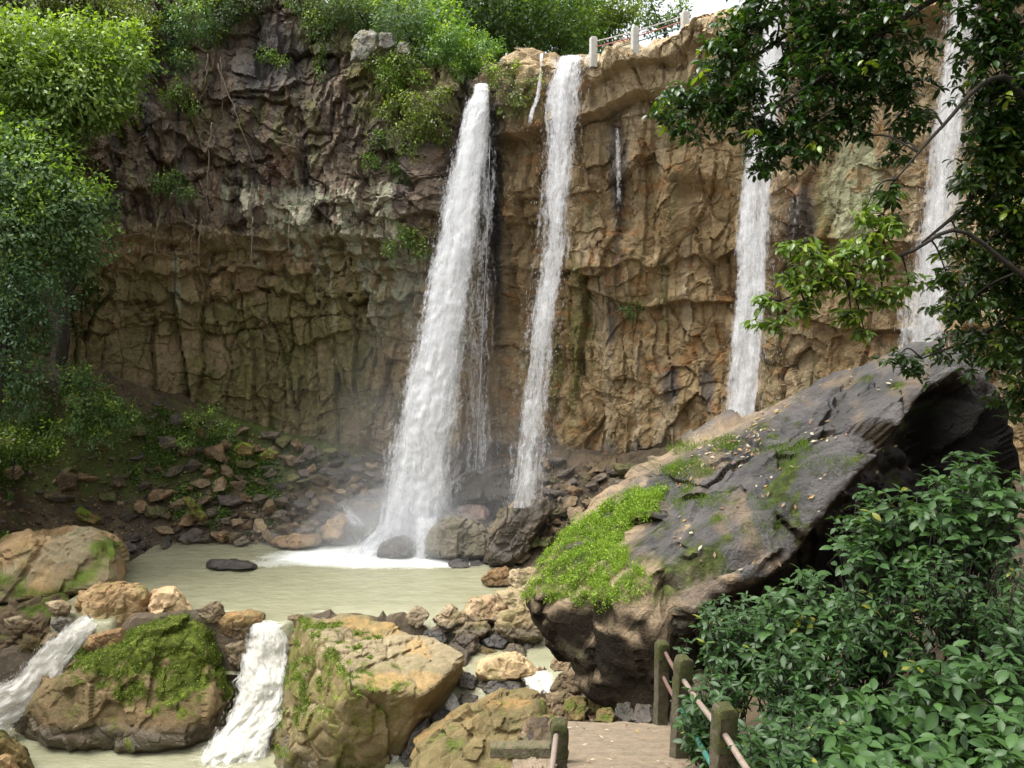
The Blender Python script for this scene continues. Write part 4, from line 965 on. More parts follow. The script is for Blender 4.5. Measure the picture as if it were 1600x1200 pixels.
def crown_leaves(clumps, dens, L, colA, colB, rg, young=(.30, .42, .06), yf=.12, wr=.24, fine=False, droop=.4, spray=9, hollow=.55):
    """clumps: (centre, radius). Leaves grow in small sprays, spread through the outer part of every clump"""
    Vs, Fs, Cs = [], [], []; n = 0
    for (c, r) in clumps:
        r = np.broadcast_to(np.asarray(r, float), (3,)); k = max(3, int(dens*(r.mean()**2)))
        u = unit(rg.normal(size=(k, 3))); rr = rg.uniform(hollow, 1.08, (k, 1))
        wob = 1+.45*fbm(u*2.6+np.asarray(c)*.7, 3, 8)[:, None]
        tips = np.asarray(c)+u*r*rr*wob
        m = spray; T = np.repeat(tips, m, 0); U = np.repeat(u, m, 0); cnt = len(T)
        p = T+rg.normal(size=(cnt, 3))*L*.75
        a = rg.normal(size=(cnt, 3)); d = unit(U*.7+a*.75+np.array([0, 0, -droop])); nrm = unit(U*.5+np.array([0, 0, 1.1])+rg.normal(size=(cnt, 3))*.45)
        tcl = np.repeat(rg.random((k, 1)), m, 0)*.7+rg.random((cnt, 1))*.3
        col = np.array(colA)*(1-tcl)+np.array(colB)*tcl
        yy = np.repeat((rg.random((k, 1)) < yf*2*(u[:, 2:3] > .1)), m, 0); col = np.where(yy, np.array(young)*rg.uniform(.6, 1.1, (cnt, 1)), col)
        f = leaf_fine if fine else leaf_quads
        V, F, C = f(p, d, nrm, rg.uniform(L*.65, L*1.3, cnt), wr, col)
        Vs.append(V); Fs.append(F+n); Cs.append(C); n += len(V)
    return np.concatenate(Vs), np.concatenate(Fs), np.concatenate(Cs)
def limb(a, b, r0, r1, rg, n=8, wig=.12, sag=0.):
    a, b = np.asarray(a, float), np.asarray(b, float); t = np.linspace(0, 1, n)[:, None]; l = np.linalg.norm(b-a)
    p = a+(b-a)*t; w = np.cumsum(rg.normal(size=(n, 3)), 0)*wig*l/n; w = w-w[:1]-(w[-1:]-w[:1])*t; p = p+w; p[:, 2:] += sag*l*np.sin(t*np.pi)
    return tube(p, np.linspace(r0, r1, n), 6)
gi = np.nonzero(m_grass)[0]; rg = np.random.default_rng(5); gi = gi[rg.integers(0, len(gi), 5200)]
cl = [(BW[i]+BN[i]*.05, rg.uniform(.05, .12)) for i in gi]
V, F, C = crown_leaves(cl, 420, .042, (.075, .14, .015), (.19, .29, .03), rg, spray=4, wr=.3, yf=.15, hollow=.1)
tag(make_mesh('grass', V, F, M_GRASS, attrs={'Col': C}), 'small-leaved green weeds among the grass on the left tip of the huge boulder', 'weeds', None, 'stuff')
for (o_, W_, N_, F_), cnt_, lab_ in ((_mb, 3600, 'fluffy moss and tiny ferns on the crown of the huge mossy boulder between the cascades'), (_pb, 1500, 'fluffy moss in the creases of the cracked rock platform')):
    ca = np.empty(len(W_)*4, np.float32); o_.data.attributes['Col'].data.foreach_get('color', ca); ca = ca.reshape(-1, 4)
    mi = np.nonzero((ca[:, 1] > ca[:, 0]*1.12) & (N_[:, 1] < .5))[0]; rg = np.random.default_rng(6); mi = mi[rg.integers(0, len(mi), cnt_)]
    V, F, C = crown_leaves([(W_[i]+N_[i]*.02, rg.uniform(.06, .15)) for i in mi], 260, .05, (.05, .075, .012), (.13, .18, .025), rg, spray=4, wr=.3, yf=.1, hollow=.1)
    tag(make_mesh('moss', V, F, M_GRASS, attrs={'Col': C}), lab_, 'moss', None, 'stuff')
def tree(name, base, fork, clumps, label, group=None, cat='tree', trunk_r=.2, dens=60, L=.25, colA=(.035, .075, .015), colB=(.07, .13, .025), seed=1, mat=None, bark=None, **kw):
    rg = np.random.default_rng(seed); root = empty(name, base, label, cat, group)
    A = Acc(); base = np.asarray(base, float); fork = np.asarray(fork, float)
    V, F, F3 = limb(base-np.array([0, 0, .3]), fork, trunk_r, trunk_r*.6, rg, 10, .1); A.add(V, F); A.V[-1] = V; A.F.setdefault(3, []).append(F3)
    for (c, r) in clumps:
        V, F, F3 = limb(fork, np.asarray(c), trunk_r*.45, trunk_r*.1, rg, 8, .2); n0 = A.n; A.add(V, F); A.F.setdefault(3, []).append(F3+n0)
        for _ in range(4):
            e = np.asarray(c)+unit(rg.normal(size=3))*np.mean(r)*.8
            V, F, F3 = limb(np.asarray(c), e, trunk_r*.1, trunk_r*.03, rg, 5, .2); n0 = A.n; A.add(V, F); A.F.setdefault(3, []).append(F3+n0)
    A.build('trunk', bark or M_BARK, root, smooth=True)
    V, F, C = crown_leaves(clumps, dens, L, colA, colB, rg, **kw)
    make_mesh('crown', V, F, mat or M_LEAF, root, attrs={'Col': C})
    return root
def pc(px, py, d, rpx, asp=.8): return (P(px, py, d), np.array([1, 1, asp])*rpx/FPX*d)

BR1, BR2 = (.09, .155, .03), (.18, .27, .06)       # bright leaves
BL1, BL2 = (.07, .13, .055), (.155, .235, .105)        # bluish leaves
DK1, DK2 = (.025, .055, .014), (.05, .095, .02)
# left bank trees (in front of the cliff)
tree('broadleaf_tree', P(95, 560, 38), P(110, 200, 38), [pc(60, 80, 37.5, 75), pc(140, 75, 38, 60), pc(185, 100, 38, 50), pc(110, 140, 37, 80), pc(30, 130, 36.5, 80), pc(60, 190, 37, 70), pc(150, 150, 38, 50), pc(-30, 80, 37, 80), pc(200, 60, 39, 30)],
     'leafy tree with a broad light green crown at the upper left edge', dens=95, L=.25, colA=BR1, colB=BR2, seed=11, yf=.25, trunk_r=.25)
tree('broadleaf_tree', P(-20, 620, 34), P(20, 380, 35), [pc(40, 270, 34.5, 75), pc(100, 320, 35, 65), pc(120, 370, 35.5, 55), pc(20, 350, 34, 85), pc(80, 400, 35, 60), pc(-40, 280, 34, 80), pc(30, 220, 35, 55), pc(140, 310, 36, 35)],
     'leafy tree with a bluish green crown at the left edge below the lighter one', dens=95, L=.24, colA=BL1, colB=BL2, seed=12, yf=.3, trunk_r=.25, young=(.26, .40, .06))
tree('shade_tree', P(-10, 660, 32), P(10, 520, 32.5), [pc(20, 440, 33, 60), pc(60, 470, 33.5, 45), pc(0, 540, 32.5, 65), pc(40, 580, 33, 45), pc(-30, 480, 32, 70), pc(20, 630, 33, 40), pc(50, 520, 34, 35)],
     'dark small-leaved tree low at the left edge in the shade of its neighbours', dens=90, L=.18, colA=BL1, colB=(.07, .13, .06), seed=13, trunk_r=.16, yf=.03)
tree('bush', P(150, 700, 39), P(150, 660, 39), [pc(140, 620, 38.8, 34), pc(180, 645, 39, 30), pc(160, 680, 39, 26), pc(120, 590, 39.4, 26), pc(200, 655, 39, 16), pc(130, 655, 38.6, 24)],
     'rounded green bush on the slope at the foot of the left cliff', cat='bush', dens=110, L=.20, colA=(.06, .12, .025), colB=(.13, .22, .07), seed=14, trunk_r=.07, yf=.15)
tree('bush', P(20, 740, 36), P(20, 715, 36), [pc(10, 690, 36, 40, .6), pc(60, 700, 37, 35, .6), pc(-30, 700, 35, 40, .7), pc(100, 665, 39, 24)],
     'low yellow-green undergrowth bush at the left edge under the trees', cat='bush', dens=70, L=.2, colA=(.07, .12, .02), colB=(.13, .20, .035), seed=15, trunk_r=.06)
tree('shade_tree', P(95, 600, 42), P(110, 470, 42), [pc(60, 420, 42, 45), pc(120, 460, 42.5, 34), pc(85, 500, 42, 34), pc(130, 400, 42.5, 28), pc(120, 240, 43, 36), pc(150, 205, 43, 24), pc(150, 380, 43, 20)],
     'thin dark tree against the left end of the cliff behind the bluish green crown', dens=48, L=.24, colA=DK1, colB=(.06, .11, .03), seed=16, trunk_r=.12)
rg = np.random.default_rng(41); p_ = crom([P(98, 610, 39.5), P(88, 560, 39.4), P(95, 520, 39.6), P(82, 480, 39.5), P(88, 440, 39.7), P(75, 380, 39.6)], 60); V, F, F3 = tube(p_, .42+.16*np.sin(np.linspace(0, 19, 60))*np.linspace(1, .3, 60)-np.linspace(0, .2, 60), 22)
V = V+.10*np.stack([fbm(V*2.1+i*7, 4, 3) for i in range(3)], 1)
tag(make_mesh('tree_trunk', V, [F, F3], simple_mat('dark_red_bark', (.075, .042, .032), .7, .4, 4., (.03, .024, .02), .5, .9), loc=p_[0]), 'gnarled dark reddish trunk standing in the shade behind the lower left leaves', 'tree trunk')
# growth high on the left wall
for i, (cl, lab, cA, cB) in enumerate([
    ([pc(270, 55, 44, 30), pc(300, 30, 44, 36), pc(250, 100, 43.8, 20), pc(285, 95, 43.8, 24), pc(240, 20, 44, 30)], 'tangled green shrub hanging on the cliff top left of the dark wall', BL1, (.10, .18, .05)),
    ([pc(215, 30, 43, 30), pc(180, 20, 43, 36), pc(120, 5, 42, 50), pc(40, 5, 41, 60)], 'mossy yellow-green tree leaning over the top left corner', (.08, .11, .02), (.16, .20, .04)),
    ([pc(345, 20, 44.5, 36), pc(380, -5, 45, 40), pc(330, 60, 44.3, 18)], 'dark shrub above the dark upper wall', DK1, (.07, .12, .03)),
    ([pc(280, 140, 43.3, 18), pc(262, 155, 43.2, 14), pc(300, 165, 43.3, 12)], 'small light green bush on the wall below the tangled shrub', BR1, BR2),
    ([pc(255, 285, 42.0, 20), pc(290, 300, 41.8, 16), pc(230, 290, 42.2, 12), pc(275, 275, 42, 14)], 'leafy bush growing out of the wall just above the overhang', (.05, .10, .02), (.11, .18, .04)),
    ([pc(415, 85, 44.5, 16, .5), pc(440, 95, 44.3, 12, .5)], 'thin yellow-green sprig on the dark upper wall', BR1, BR2),
    ([pc(500, 95, 44.2, 9), pc(505, 75, 44.2, 8), pc(498, 115, 44.2, 8)], 'narrow climbing plant on the edge of the reddish buttress', (.05, .10, .02), (.09, .15, .03)),
    ([pc(520, 15, 45, 40), pc(560, 25, 45, 30), pc(500, 40, 44.5, 26), pc(470, 0, 45, 30)], 'soft green bush drooping over the rim left of the whitish boulders', (.07, .12, .035), (.13, .19, .06)),
    ([pc(590, 95, 42.6, 26, .7), pc(630, 100, 42.5, 30, .7), pc(610, 125, 42.3, 24, .7), pc(655, 125, 42.3, 20, .6)], 'grassy bush spilling over the edge below the whitish boulders', (.09, .15, .02), (.18, .27, .04)),
    ([pc(600, 215, 42.4, 18), pc(580, 250, 42.3, 16), pc(620, 262, 42.3, 14), pc(632, 282, 42.3, 12)], 'dark leafy creeper halfway down the wall left of the main waterfall', (.04, .08, .015), (.10, .16, .03)),
    ([pc(610, 385, 42.2, 14, .7), pc(640, 370, 42, 16), pc(660, 390, 42, 14), pc(630, 360, 42, 12)], 'green bush on the shelf beside the middle of the main waterfall', (.06, .11, .02), (.12, .19, .04)),
    ([pc(650, 165, 42.5, 24), pc(680, 185, 42.4, 22), pc(640, 195, 42.4, 20), pc(690, 150, 42.6, 16)], 'brownish green hanging grass left of the lip of the main waterfall', (.09, .12, .025), (.16, .19, .05)),
    ([pc(975, 480, 38.6, 10, .5), pc(995, 475, 38.4, 9, .5), pc(985, 490, 38.4, 9)], 'little fern clump on the ledge in the middle of the tan wall', (.04, .09, .015), (.07, .14, .02)),
    ([pc(620, 155, 42, 16), pc(600, 175, 42, 14), pc(640, 230, 42, 16), pc(665, 210, 42, 18), pc(690, 215, 42, 14), pc(655, 250, 42, 12)], 'loose yellowish green growth on the wall just left of the upper main waterfall', (.08, .12, .02), (.17, .22, .04)),
    ([pc(700, 60, 42, 26), pc(735, 85, 42, 24), pc(760, 70, 42, 18), pc(680, 85, 42, 20), pc(715, 110, 42, 16)], 'bright bush crowning the rim right above the main waterfall', (.07, .14, .025), (.14, .25, .05)),
    ([pc(330, 640, 43, 16, .6), pc(300, 655, 42.6, 16, .5), pc(350, 665, 42.4, 18, .5), pc(290, 690, 42, 14, .5)], 'patch of bright ferns on top of the left slope', BR1, BR2),
]):
    c0 = np.mean([c for c, r in cl], axis=0); a = on_cliff(*[float(q) for q in proj(c0)]) if i != 15 else c0
    sh = (a[1]-c0[1])-.35 if i != 15 and abs(a[1]-c0[1]) < 5 else 0
    cl = [(c*np.array([1, 1, 1])+np.array([c[0]/c[1]*sh, sh, (c[2]-CAM[2])/c[1]*sh]), r) for c, r in cl]
    c0 = np.mean([c for c, r in cl], axis=0); b = c0+np.array([0, .9, -.3]) if i != 15 else c0-np.array([0, 0, .6])
    tree('bush', b, c0+np.array([0, .2, 0]), cl, lab, cat='bush', dens=120, L=.17, colA=cA, colB=cB, seed=30+i, trunk_r=.05, yf=.1, droop=.7)
# rim forest
rim = [
    (560, 20, 47, [(540, -10, 50), (600, 5, 45), (575, 35, 30)], 'pale-leaved tree directly above the whitish boulders', (.08, .13, .06), (.16, .22, .11), False),
    (640, 80, 45.5, [(620, 20, 45), (660, 35, 40), (640, 60, 34), (670, 80, 30)], 'silvery green tree with thin stems on the rim left of the main waterfall', (.07, .13, .06), (.15, .22, .12), False),
    (720, 100, 46, [(700, 60, 42), (725, 90, 32), (690, 30, 40), (745, 70, 34), (750, 110, 22), (765, 125, 16)], 'bright green small-leaved tree arching over the lip of the main waterfall', (.06, .13, .025), (.13, .24, .05), False),
    (790, 60, 52, [(760, 10, 70), (810, 30, 60), (780, 60, 45), (720, 0, 60)], 'dark round tree behind the middle of the rim', DK1, (.06, .11, .025), True),
    (860, 60, 54, [(850, 10, 60), (890, 40, 50), (880, -10, 60), (905, 60, 36), (840, 55, 36)], 'mid green tree behind the rim right of the dark round one', (.05, .10, .02), (.10, .18, .04), True),
    (935, 40, 58, [(930, 10, 44), (955, 35, 34), (925, 50, 26), (970, 5, 36), (950, 60, 22), (985, 20, 20)], 'airy yellow-green tree behind the white railing', (.08, .13, .02), (.17, .23, .04), True),
    (1020, 40, 62, [(1010, 25, 22), (1030, 40, 20), (1060, 22, 16), (1070, 10, 14), (1045, 35, 14), (1015, 5, 16)], 'small open tree against the white sky beyond the railing', (.05, .09, .02), (.09, .14, .03), True),
    (430, 20, 50, [(440, -30, 60), (390, -40, 60)], 'tree peeping over the dark upper wall', DK1, (.07, .12, .03), True),
    (670, 0, 56, [(650, -30, 70), (700, -20, 70), (600, -30, 60)], 'tall pale green tree rising behind the silvery one', (.05, .10, .03), (.10, .17, .06), True),
]
for i, (bx, by, d, cl, lab, cA, cB, far) in enumerate(rim):
    cc = [pc(x, y, d+((j*37) % 5-2)*.5, r, .85) for j, (x, y, r) in enumerate(cl)]
    fk = np.mean([c for c, r in cc], axis=0)-np.array([0, 0, 1.0]); b = np.array([fk[0], d, max(gh(fk[0], d), 20)])
    tree('rim_tree', b, fk, cc, lab, 'trees along the rim of the cliff', dens=36 if far else 60, L=.30 if far else .22, colA=cA, colB=cB, seed=60+i, trunk_r=.18, yf=.12)
# more crowns further back, closing the view between the rim trees
for i, (x, y, d, r) in enumerate([(560, -10, 64, 90), (700, 20, 68, 90), (800, 0, 70, 90), (880, 30, 70, 70), (640, 60, 60, 60), (745, 75, 60, 50), (300, -20, 60, 110), (100, -30, 55, 110)]):
    cc = [pc(x+dx, y+dy, d+dx*.03, r*k) for dx, dy, k in ((0, 0, .7), (-.5*r, .2*r, .55), (.5*r, .15*r, .55), (.1*r, .55*r, .5))]
    b = P(x, y+r, d); b[2] = max(24, min(b[2], gh(b[0], b[1])))
    tree('forest_tree', b, P(x, y+.3*r, d), cc, 'mid green tree further back in the wood behind the rim trees', 'trees of the wood behind the rim', dens=16, L=.5, colA=(.035, .075, .018), colB=(.08, .14, .035), seed=90+i, trunk_r=.25)
# the twiggy bush at the lip, right of the main fall
tree('bush', on_cliff(800, 150)+np.array([0, .5, 0]), P(800, 150, on_cliff(800, 150)[1]-.2), [pc(x_, y_, on_cliff(x_, y_)[1]-.3, r_) for x_, y_, r_ in ((790, 130, 26), (815, 145, 26), (795, 168, 18), (838, 128, 14), (775, 112, 18), (818, 168, 16), (760, 98, 18), (800, 108, 16))],
     'twiggy grey-green bush hanging at the lip between the first two waterfalls', cat='bush', dens=80, L=.15, colA=(.06, .09, .025), colB=(.14, .17, .06), seed=120, trunk_r=.06)

rg = np.random.default_rng(88); px = rg.uniform(-60, 430, 9000); y = rg.uniform(34, 45, 9000); x = (px-800)/FPX*y; h = ground_h(x, y)
nz_ = fbm(np.stack([x*.55, y*.55, x*0], 1), 3, 61); PXg, PYg = proj(np.stack([x, y, h], 1))
kk = (y < cliff_y(x)-.5) & (h > .4) & (nz_+.9*np.exp(-((PXg-320)/110)**2-((PYg-690)/50)**2)+.5*ss(200, 0, PXg)*ss(790, 720, PYg) > .27)
cl = [(np.array([a, b, c+.15]), rg.uniform(.14, .34)) for a, b, c in zip(x[kk], y[kk], h[kk])][:1700]
V, F, C = crown_leaves(cl, 130, .13, (.045, .085, .02), (.12, .20, .04), rg, spray=5, wr=.28, yf=.1, hollow=.1)
tag(make_mesh('undergrowth', V, F, M_LEAF, attrs={'Col': C}), 'low green plants creeping over the stony slope under the left cliff', 'undergrowth', None, 'stuff')
# ---------------------------------------------------------------- the canopy tree at the upper right (near)
def canopy():
    rg = np.random.default_rng(303)
    root = empty('canopy_tree', (13.5, 8.5, gh(13.5, 8.5)), 'dark glossy-leaved tree whose boughs hang into the upper right of the view', 'tree')
    A = Acc()
    def seg(pts, r0, r1, n=24):
        p = crom(pts, n); V, F, F3 = tube(p, np.linspace(r0, r1, n), 8); n0 = A.n; A.add(V, F); A.F.setdefault(3, []).append(F3+n0); return p
    trunk = [np.array([13.5, 8.5, gh(13.5, 8.5)-.3]), np.array([12.8, 8.6, 11]), np.array([11.6, 8.8, 15]), np.array([10.5, 9, 19])]
    seg(trunk, .38, .16)
    T1, T2, T3 = np.array([12.6, 8.6, 12.2]), np.array([11.4, 8.8, 15.6]), np.array([10.8, 8.9, 18])
    b1 = seg([T2, P(1750, -60, 8.8), P(1500, -20, 8.8), P(1300, 110, 8.8), P(1180, 190, 9.0)], .06, .012)
    b2 = seg([T3, P(1700, -160, 9), P(1400, -60, 9.2), P(1250, 40, 9.4), P(1120, 130, 9.6), P(1060, 170, 9.6)], .055, .011)
    b3 = seg([T1, P(1720, 470, 8.4), P(1600, 430, 8.3), P(1500, 360, 8.2), P(1420, 395, 8.1), P(1340, 420, 8.0), P(1220, 470, 8.0)], .035, .009)
    b4 = seg([T2, P(1700, 150, 8.4), P(1560, 120, 8.3), P(1470, 200, 8.3), P(1400, 280, 8.2)], .045, .009)
    b5 = seg([T1, P(1700, 330, 8.7), P(1580, 260, 8.7), P(1500, 330, 8.6), P(1440, 380, 8.6)], .06, .012)
    b6 = seg([T1, P(1700, 560, 9.2), P(1600, 500, 9.2), P(1520, 530, 9.2), P(1440, 560, 9.4)], .05, .01)
    # masses of foliage: (px, py, depth, radius px, weight)
    dark = [(1055, 165, 9.6, 38), (1095, 150, 9.6, 44), (1080, 205, 9.5, 28), (1130, 100, 9.5, 50), (1150, 60, 9.5, 48), (1180, 20, 9.4, 50), (1140, 175, 9.4, 42), (1175, 135, 9.2, 40), (1265, 60, 9.2, 44), (1225, 100, 9.2, 22), (1190, 200, 9.2, 44), (1215, 235, 9.0, 36), (1190, 262, 9.0, 20), (1250, 190, 9.0, 52), (1270, 120, 9.0, 56), (1300, 40, 9.0, 66), (1270, 235, 8.9, 32),
            (1320, 190, 8.9, 38), (1340, 120, 8.8, 56), (1380, 50, 8.8, 66), (1340, 215, 8.8, 20), (1400, 140, 8.8, 52), (1420, 190, 8.7, 36), (1400, 240, 8.6, 20), (1545, 60, 8.6, 50), (1560, 130, 8.6, 62), (1580, 40, 8.6, 60), (1540, 190, 8.6, 44), (1590, 220, 8.6, 50),
            (1240, -30, 9.3, 60), (1340, -30, 9.0, 66), (1430, -40, 8.8, 50), (1560, -30, 8.6, 66), (1640, 100, 8.6, 60), (1640, 240, 8.6, 60)]
    mid = [(1570, 300, 8.6, 46), (1530, 330, 8.6, 34), (1590, 380, 8.8, 44), (1545, 400, 8.8, 34), (1500, 390, 8.7, 30), (1510, 280, 8.5, 26), (1480, 430, 8.8, 26), (1530, 460, 9.0, 36), (1590, 470, 9.0, 40), (1570, 530, 9.2, 36), (1510, 520, 9.3, 26), (1470, 545, 9.4, 22), (1400, 560, 9.6, 20), (1430, 575, 9.6, 24), (1600, 560, 9.2, 40), (1390, 300, 8.3, 20), (1380, 335, 8.3, 20), (1560, 240, 8.6, 40), (1640, 420, 8.8, 60)]
    mid += [(rx_, ry_, 8.7+.3*((rx_*7+ry_) % 3), 40) for rx_, ry_ in ((1560, 200), (1600, 300), (1620, 180), (1540, 260), (1580, 340), (1620, 360), (1560, 430), (1620, 480), (1500, 480), (1600, 620), (1620, 540), (1540, 560))]
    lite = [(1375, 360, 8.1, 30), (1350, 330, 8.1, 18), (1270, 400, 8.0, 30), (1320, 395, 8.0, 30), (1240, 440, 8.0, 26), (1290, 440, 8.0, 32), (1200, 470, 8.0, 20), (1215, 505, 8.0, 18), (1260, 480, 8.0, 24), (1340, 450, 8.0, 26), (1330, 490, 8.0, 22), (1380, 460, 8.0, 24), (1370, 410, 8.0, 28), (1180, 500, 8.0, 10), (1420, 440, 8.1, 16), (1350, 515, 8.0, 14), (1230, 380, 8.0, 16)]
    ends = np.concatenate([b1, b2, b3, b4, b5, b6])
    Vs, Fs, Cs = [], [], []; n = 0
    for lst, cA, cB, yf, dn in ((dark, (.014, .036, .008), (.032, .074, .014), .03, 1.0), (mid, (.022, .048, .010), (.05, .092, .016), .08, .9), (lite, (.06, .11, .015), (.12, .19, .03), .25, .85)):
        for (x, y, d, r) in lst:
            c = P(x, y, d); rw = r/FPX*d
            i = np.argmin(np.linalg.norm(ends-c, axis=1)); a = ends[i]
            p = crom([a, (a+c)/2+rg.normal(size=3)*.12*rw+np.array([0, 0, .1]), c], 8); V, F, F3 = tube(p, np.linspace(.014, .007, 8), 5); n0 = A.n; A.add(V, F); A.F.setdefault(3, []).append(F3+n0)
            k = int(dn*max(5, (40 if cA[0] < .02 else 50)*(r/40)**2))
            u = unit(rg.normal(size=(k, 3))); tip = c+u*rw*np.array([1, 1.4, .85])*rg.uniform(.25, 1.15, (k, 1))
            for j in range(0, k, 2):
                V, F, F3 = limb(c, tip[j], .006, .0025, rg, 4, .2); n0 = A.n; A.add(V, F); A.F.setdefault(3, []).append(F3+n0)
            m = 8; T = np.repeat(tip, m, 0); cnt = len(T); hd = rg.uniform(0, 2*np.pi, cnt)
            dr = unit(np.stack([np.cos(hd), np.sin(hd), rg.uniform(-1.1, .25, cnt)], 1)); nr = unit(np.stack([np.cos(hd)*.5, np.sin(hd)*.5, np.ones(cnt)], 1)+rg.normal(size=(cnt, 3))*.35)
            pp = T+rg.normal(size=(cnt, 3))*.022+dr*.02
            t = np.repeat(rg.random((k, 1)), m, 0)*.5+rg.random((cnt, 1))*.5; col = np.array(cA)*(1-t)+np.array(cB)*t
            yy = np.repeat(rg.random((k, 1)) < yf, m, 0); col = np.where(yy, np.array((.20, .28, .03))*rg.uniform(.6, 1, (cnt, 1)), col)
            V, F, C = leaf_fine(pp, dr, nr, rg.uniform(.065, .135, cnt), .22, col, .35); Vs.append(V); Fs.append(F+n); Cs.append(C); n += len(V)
    # the rest of the crown, above and behind the view, shades the hillside
    far_cl = []
    for i in range(24):
        x = rg.uniform(2.2, 16); y = rg.uniform(-3, 11.5); z = rg.uniform(19.0, 22.5)
        px, py = proj(np.array([x, y, z]))
        far_cl.append((np.array([x, y, z]), rg.uniform(1.0, 1.7)))
    V, F, C = crown_leaves(far_cl, 70, .26, (.02, .05, .01), (.04, .085, .017), rg, spray=6, wr=.3, yf=0); Vs.append(V); Fs.append(F+n); Cs.append(C); n += len(V)
    for c, r in far_cl:
        V, F, F3 = limb(trunk[3] if rg.random() < .6 else T3, c, .07, .02, rg, 8, .15); n0 = A.n; A.add(V, F); A.F.setdefault(3, []).append(F3+n0)
    A.build('trunk', M_BARK, root, smooth=True)
    make_mesh('crown', np.concatenate(Vs), np.concatenate(Fs), M_LEAFN, root, smooth=True, attrs={'Col': np.concatenate(Cs)})
canopy()

# ---------------------------------------------------------------- shrubs at the lower right
def shrub(tips, base, label, group, seed, Lr=(.09, .15), colA=(.022, .055, .018), colB=(.055, .12, .035), wr=.22, yf=.04, whorl=9):
    """tips: (n,3) ends of the stems, each closed by a rosette of leaves with pairs of leaves below it"""
    rg = np.random.default_rng(seed); root = empty('shrub', base, label, 'shrub', group); A = Acc(); Vs, Fs, Cs = [], [], []; n = 0
    base = np.asarray(base, float)
    for tp in tips:
        a = base+(tp-base)*rg.uniform(.0, .35)*np.array([1, 1, .4]); 
        if rg.random() < .75: a = tp+(base-tp)*rg.uniform(.3, .6)+rg.normal(size=3)*.05
        V, F, F3 = limb(a, tp, .008, .003, rg, 6, .25, .06); n0 = A.n; A.add(V, F); A.F.setdefault(3, []).append(F3+n0)
        ax = unit(tp-a+np.array([0, 0, .25])); 
        m = whorl+rg.integers(-2, 4)
        s = np.concatenate([np.zeros(m//2+1), rg.uniform(.05, .30, m-m//2-1)])
        hd = np.arange(m)*2.4+rg.uniform(0, 6); up = rg.uniform(-.95, .30, m)+.35*(s == 0)
        dr = unit(np.stack([np.cos(hd), np.sin(hd), up], 1)); nr = unit(np.stack([-np.cos(hd)*up, -np.sin(hd)*up, np.ones(m)], 1)+rg.normal(size=(m, 3))*.42)
        p = tp-ax*s[:, None]+dr*.008
        t = rg.random((m, 1))*.6+rg.random()*.4; col = np.array(colA)*(1-t)+np.array(colB)*t
        if rg.random() < yf*1.3: col[:2] = np.array((.15, .16, .02))
        L = rg.uniform(*Lr, m)*np.where(s == 0, .9, 1.05)
        V, F, C = leaf_fine(p, dr, nr, L, wr, col, .3); Vs.append(V); Fs.append(F+n); Cs.append(C); n += len(V)
    A.build('stem', M_BARK, root, smooth=True)
    make_mesh('foliage', np.concatenate(Vs), np.concatenate(Fs), M_SHRUB, root, smooth=True, attrs={'Col': np.concatenate(Cs)})
def shrub_tips(cx, cy, d, rx, ry, n, rg, depth=.9):
    u = rg.normal(size=(n*3, 2)); u = u[(u**2).sum(1) < 2.6][:n]/1.6
    px = cx+u[:, 0]*rx; py = cy+u[:, 1]*ry; dd = d+rg.uniform(-depth/2, depth/2, len(u))+(-(py-cy)/ry)*.35
    return P(px, py, dd)
rg = np.random.default_rng(404)
SH = [ # cx, cy, depth, rx, ry, n, label, big leaf?, colours
    (1160, 985, 7.6, 75, 60, 95, 'glossy small-leaved shrub with yellow tips directly behind the railing', 0),
    (1120, 1110, 6.6, 60, 85, 90, 'glossy shrub growing through the lower rails of the railing', 0),
    (1260, 960, 7.2, 80, 70, 90, 'light green large-leaved shrub standing against the black hollow, left of its twin', 1),
    (1390, 830, 7.4, 90, 70, 100, 'light green large-leaved shrub against the black hollow, upper middle of the thicket', 1),
    (1520, 780, 7.2, 90, 75, 100, 'light green shrub at the right edge in front of the tip of the huge boulder', 1),
    (1250, 1060, 6.4, 90, 70, 95, 'dark glossy shrub in the middle of the thicket beside the second post', 0),
    (1380, 980, 6.6, 95, 80, 105, 'dense dark shrub in the centre of the thicket', 0),
    (1520, 920, 6.5, 95, 80, 105, 'fine-leaved dark shrub at the right edge of the thicket', 2),
    (1240, 1160, 5.4, 85, 60, 70, 'glossy shrub beside the nearest post at the bottom', 0),
    (1370, 1130, 5.4, 90, 70, 75, 'large-leaved shrub at the bottom of the thicket', 1),
    (1500, 1090, 5.2, 95, 80, 80, 'drooping large-leaved shrub in the bottom right corner', 1),
    (1590, 1000, 5.6, 60, 100, 60, 'dark shrub cut by the right edge above the bottom corner', 0),
    (1430, 1210, 4.4, 110, 60, 50, 'big-leaved low shrub at the very bottom right', 1),
    (1600, 1160, 4.4, 80, 70, 40, 'big-leaved shrub cut by the bottom right corner', 1),
    (1300, 1230, 4.6, 70, 50, 36, 'low glossy shrub at the bottom right of the nearest post', 0),
    (1480, 860, 9.0, 120, 70, 90, 'deep green shrub farther back in the thicket near the huge boulder', 2),
    (1070, 1060, 8.6, 14, 60, 16, 'sprig of leaves between the first two posts', 0)]
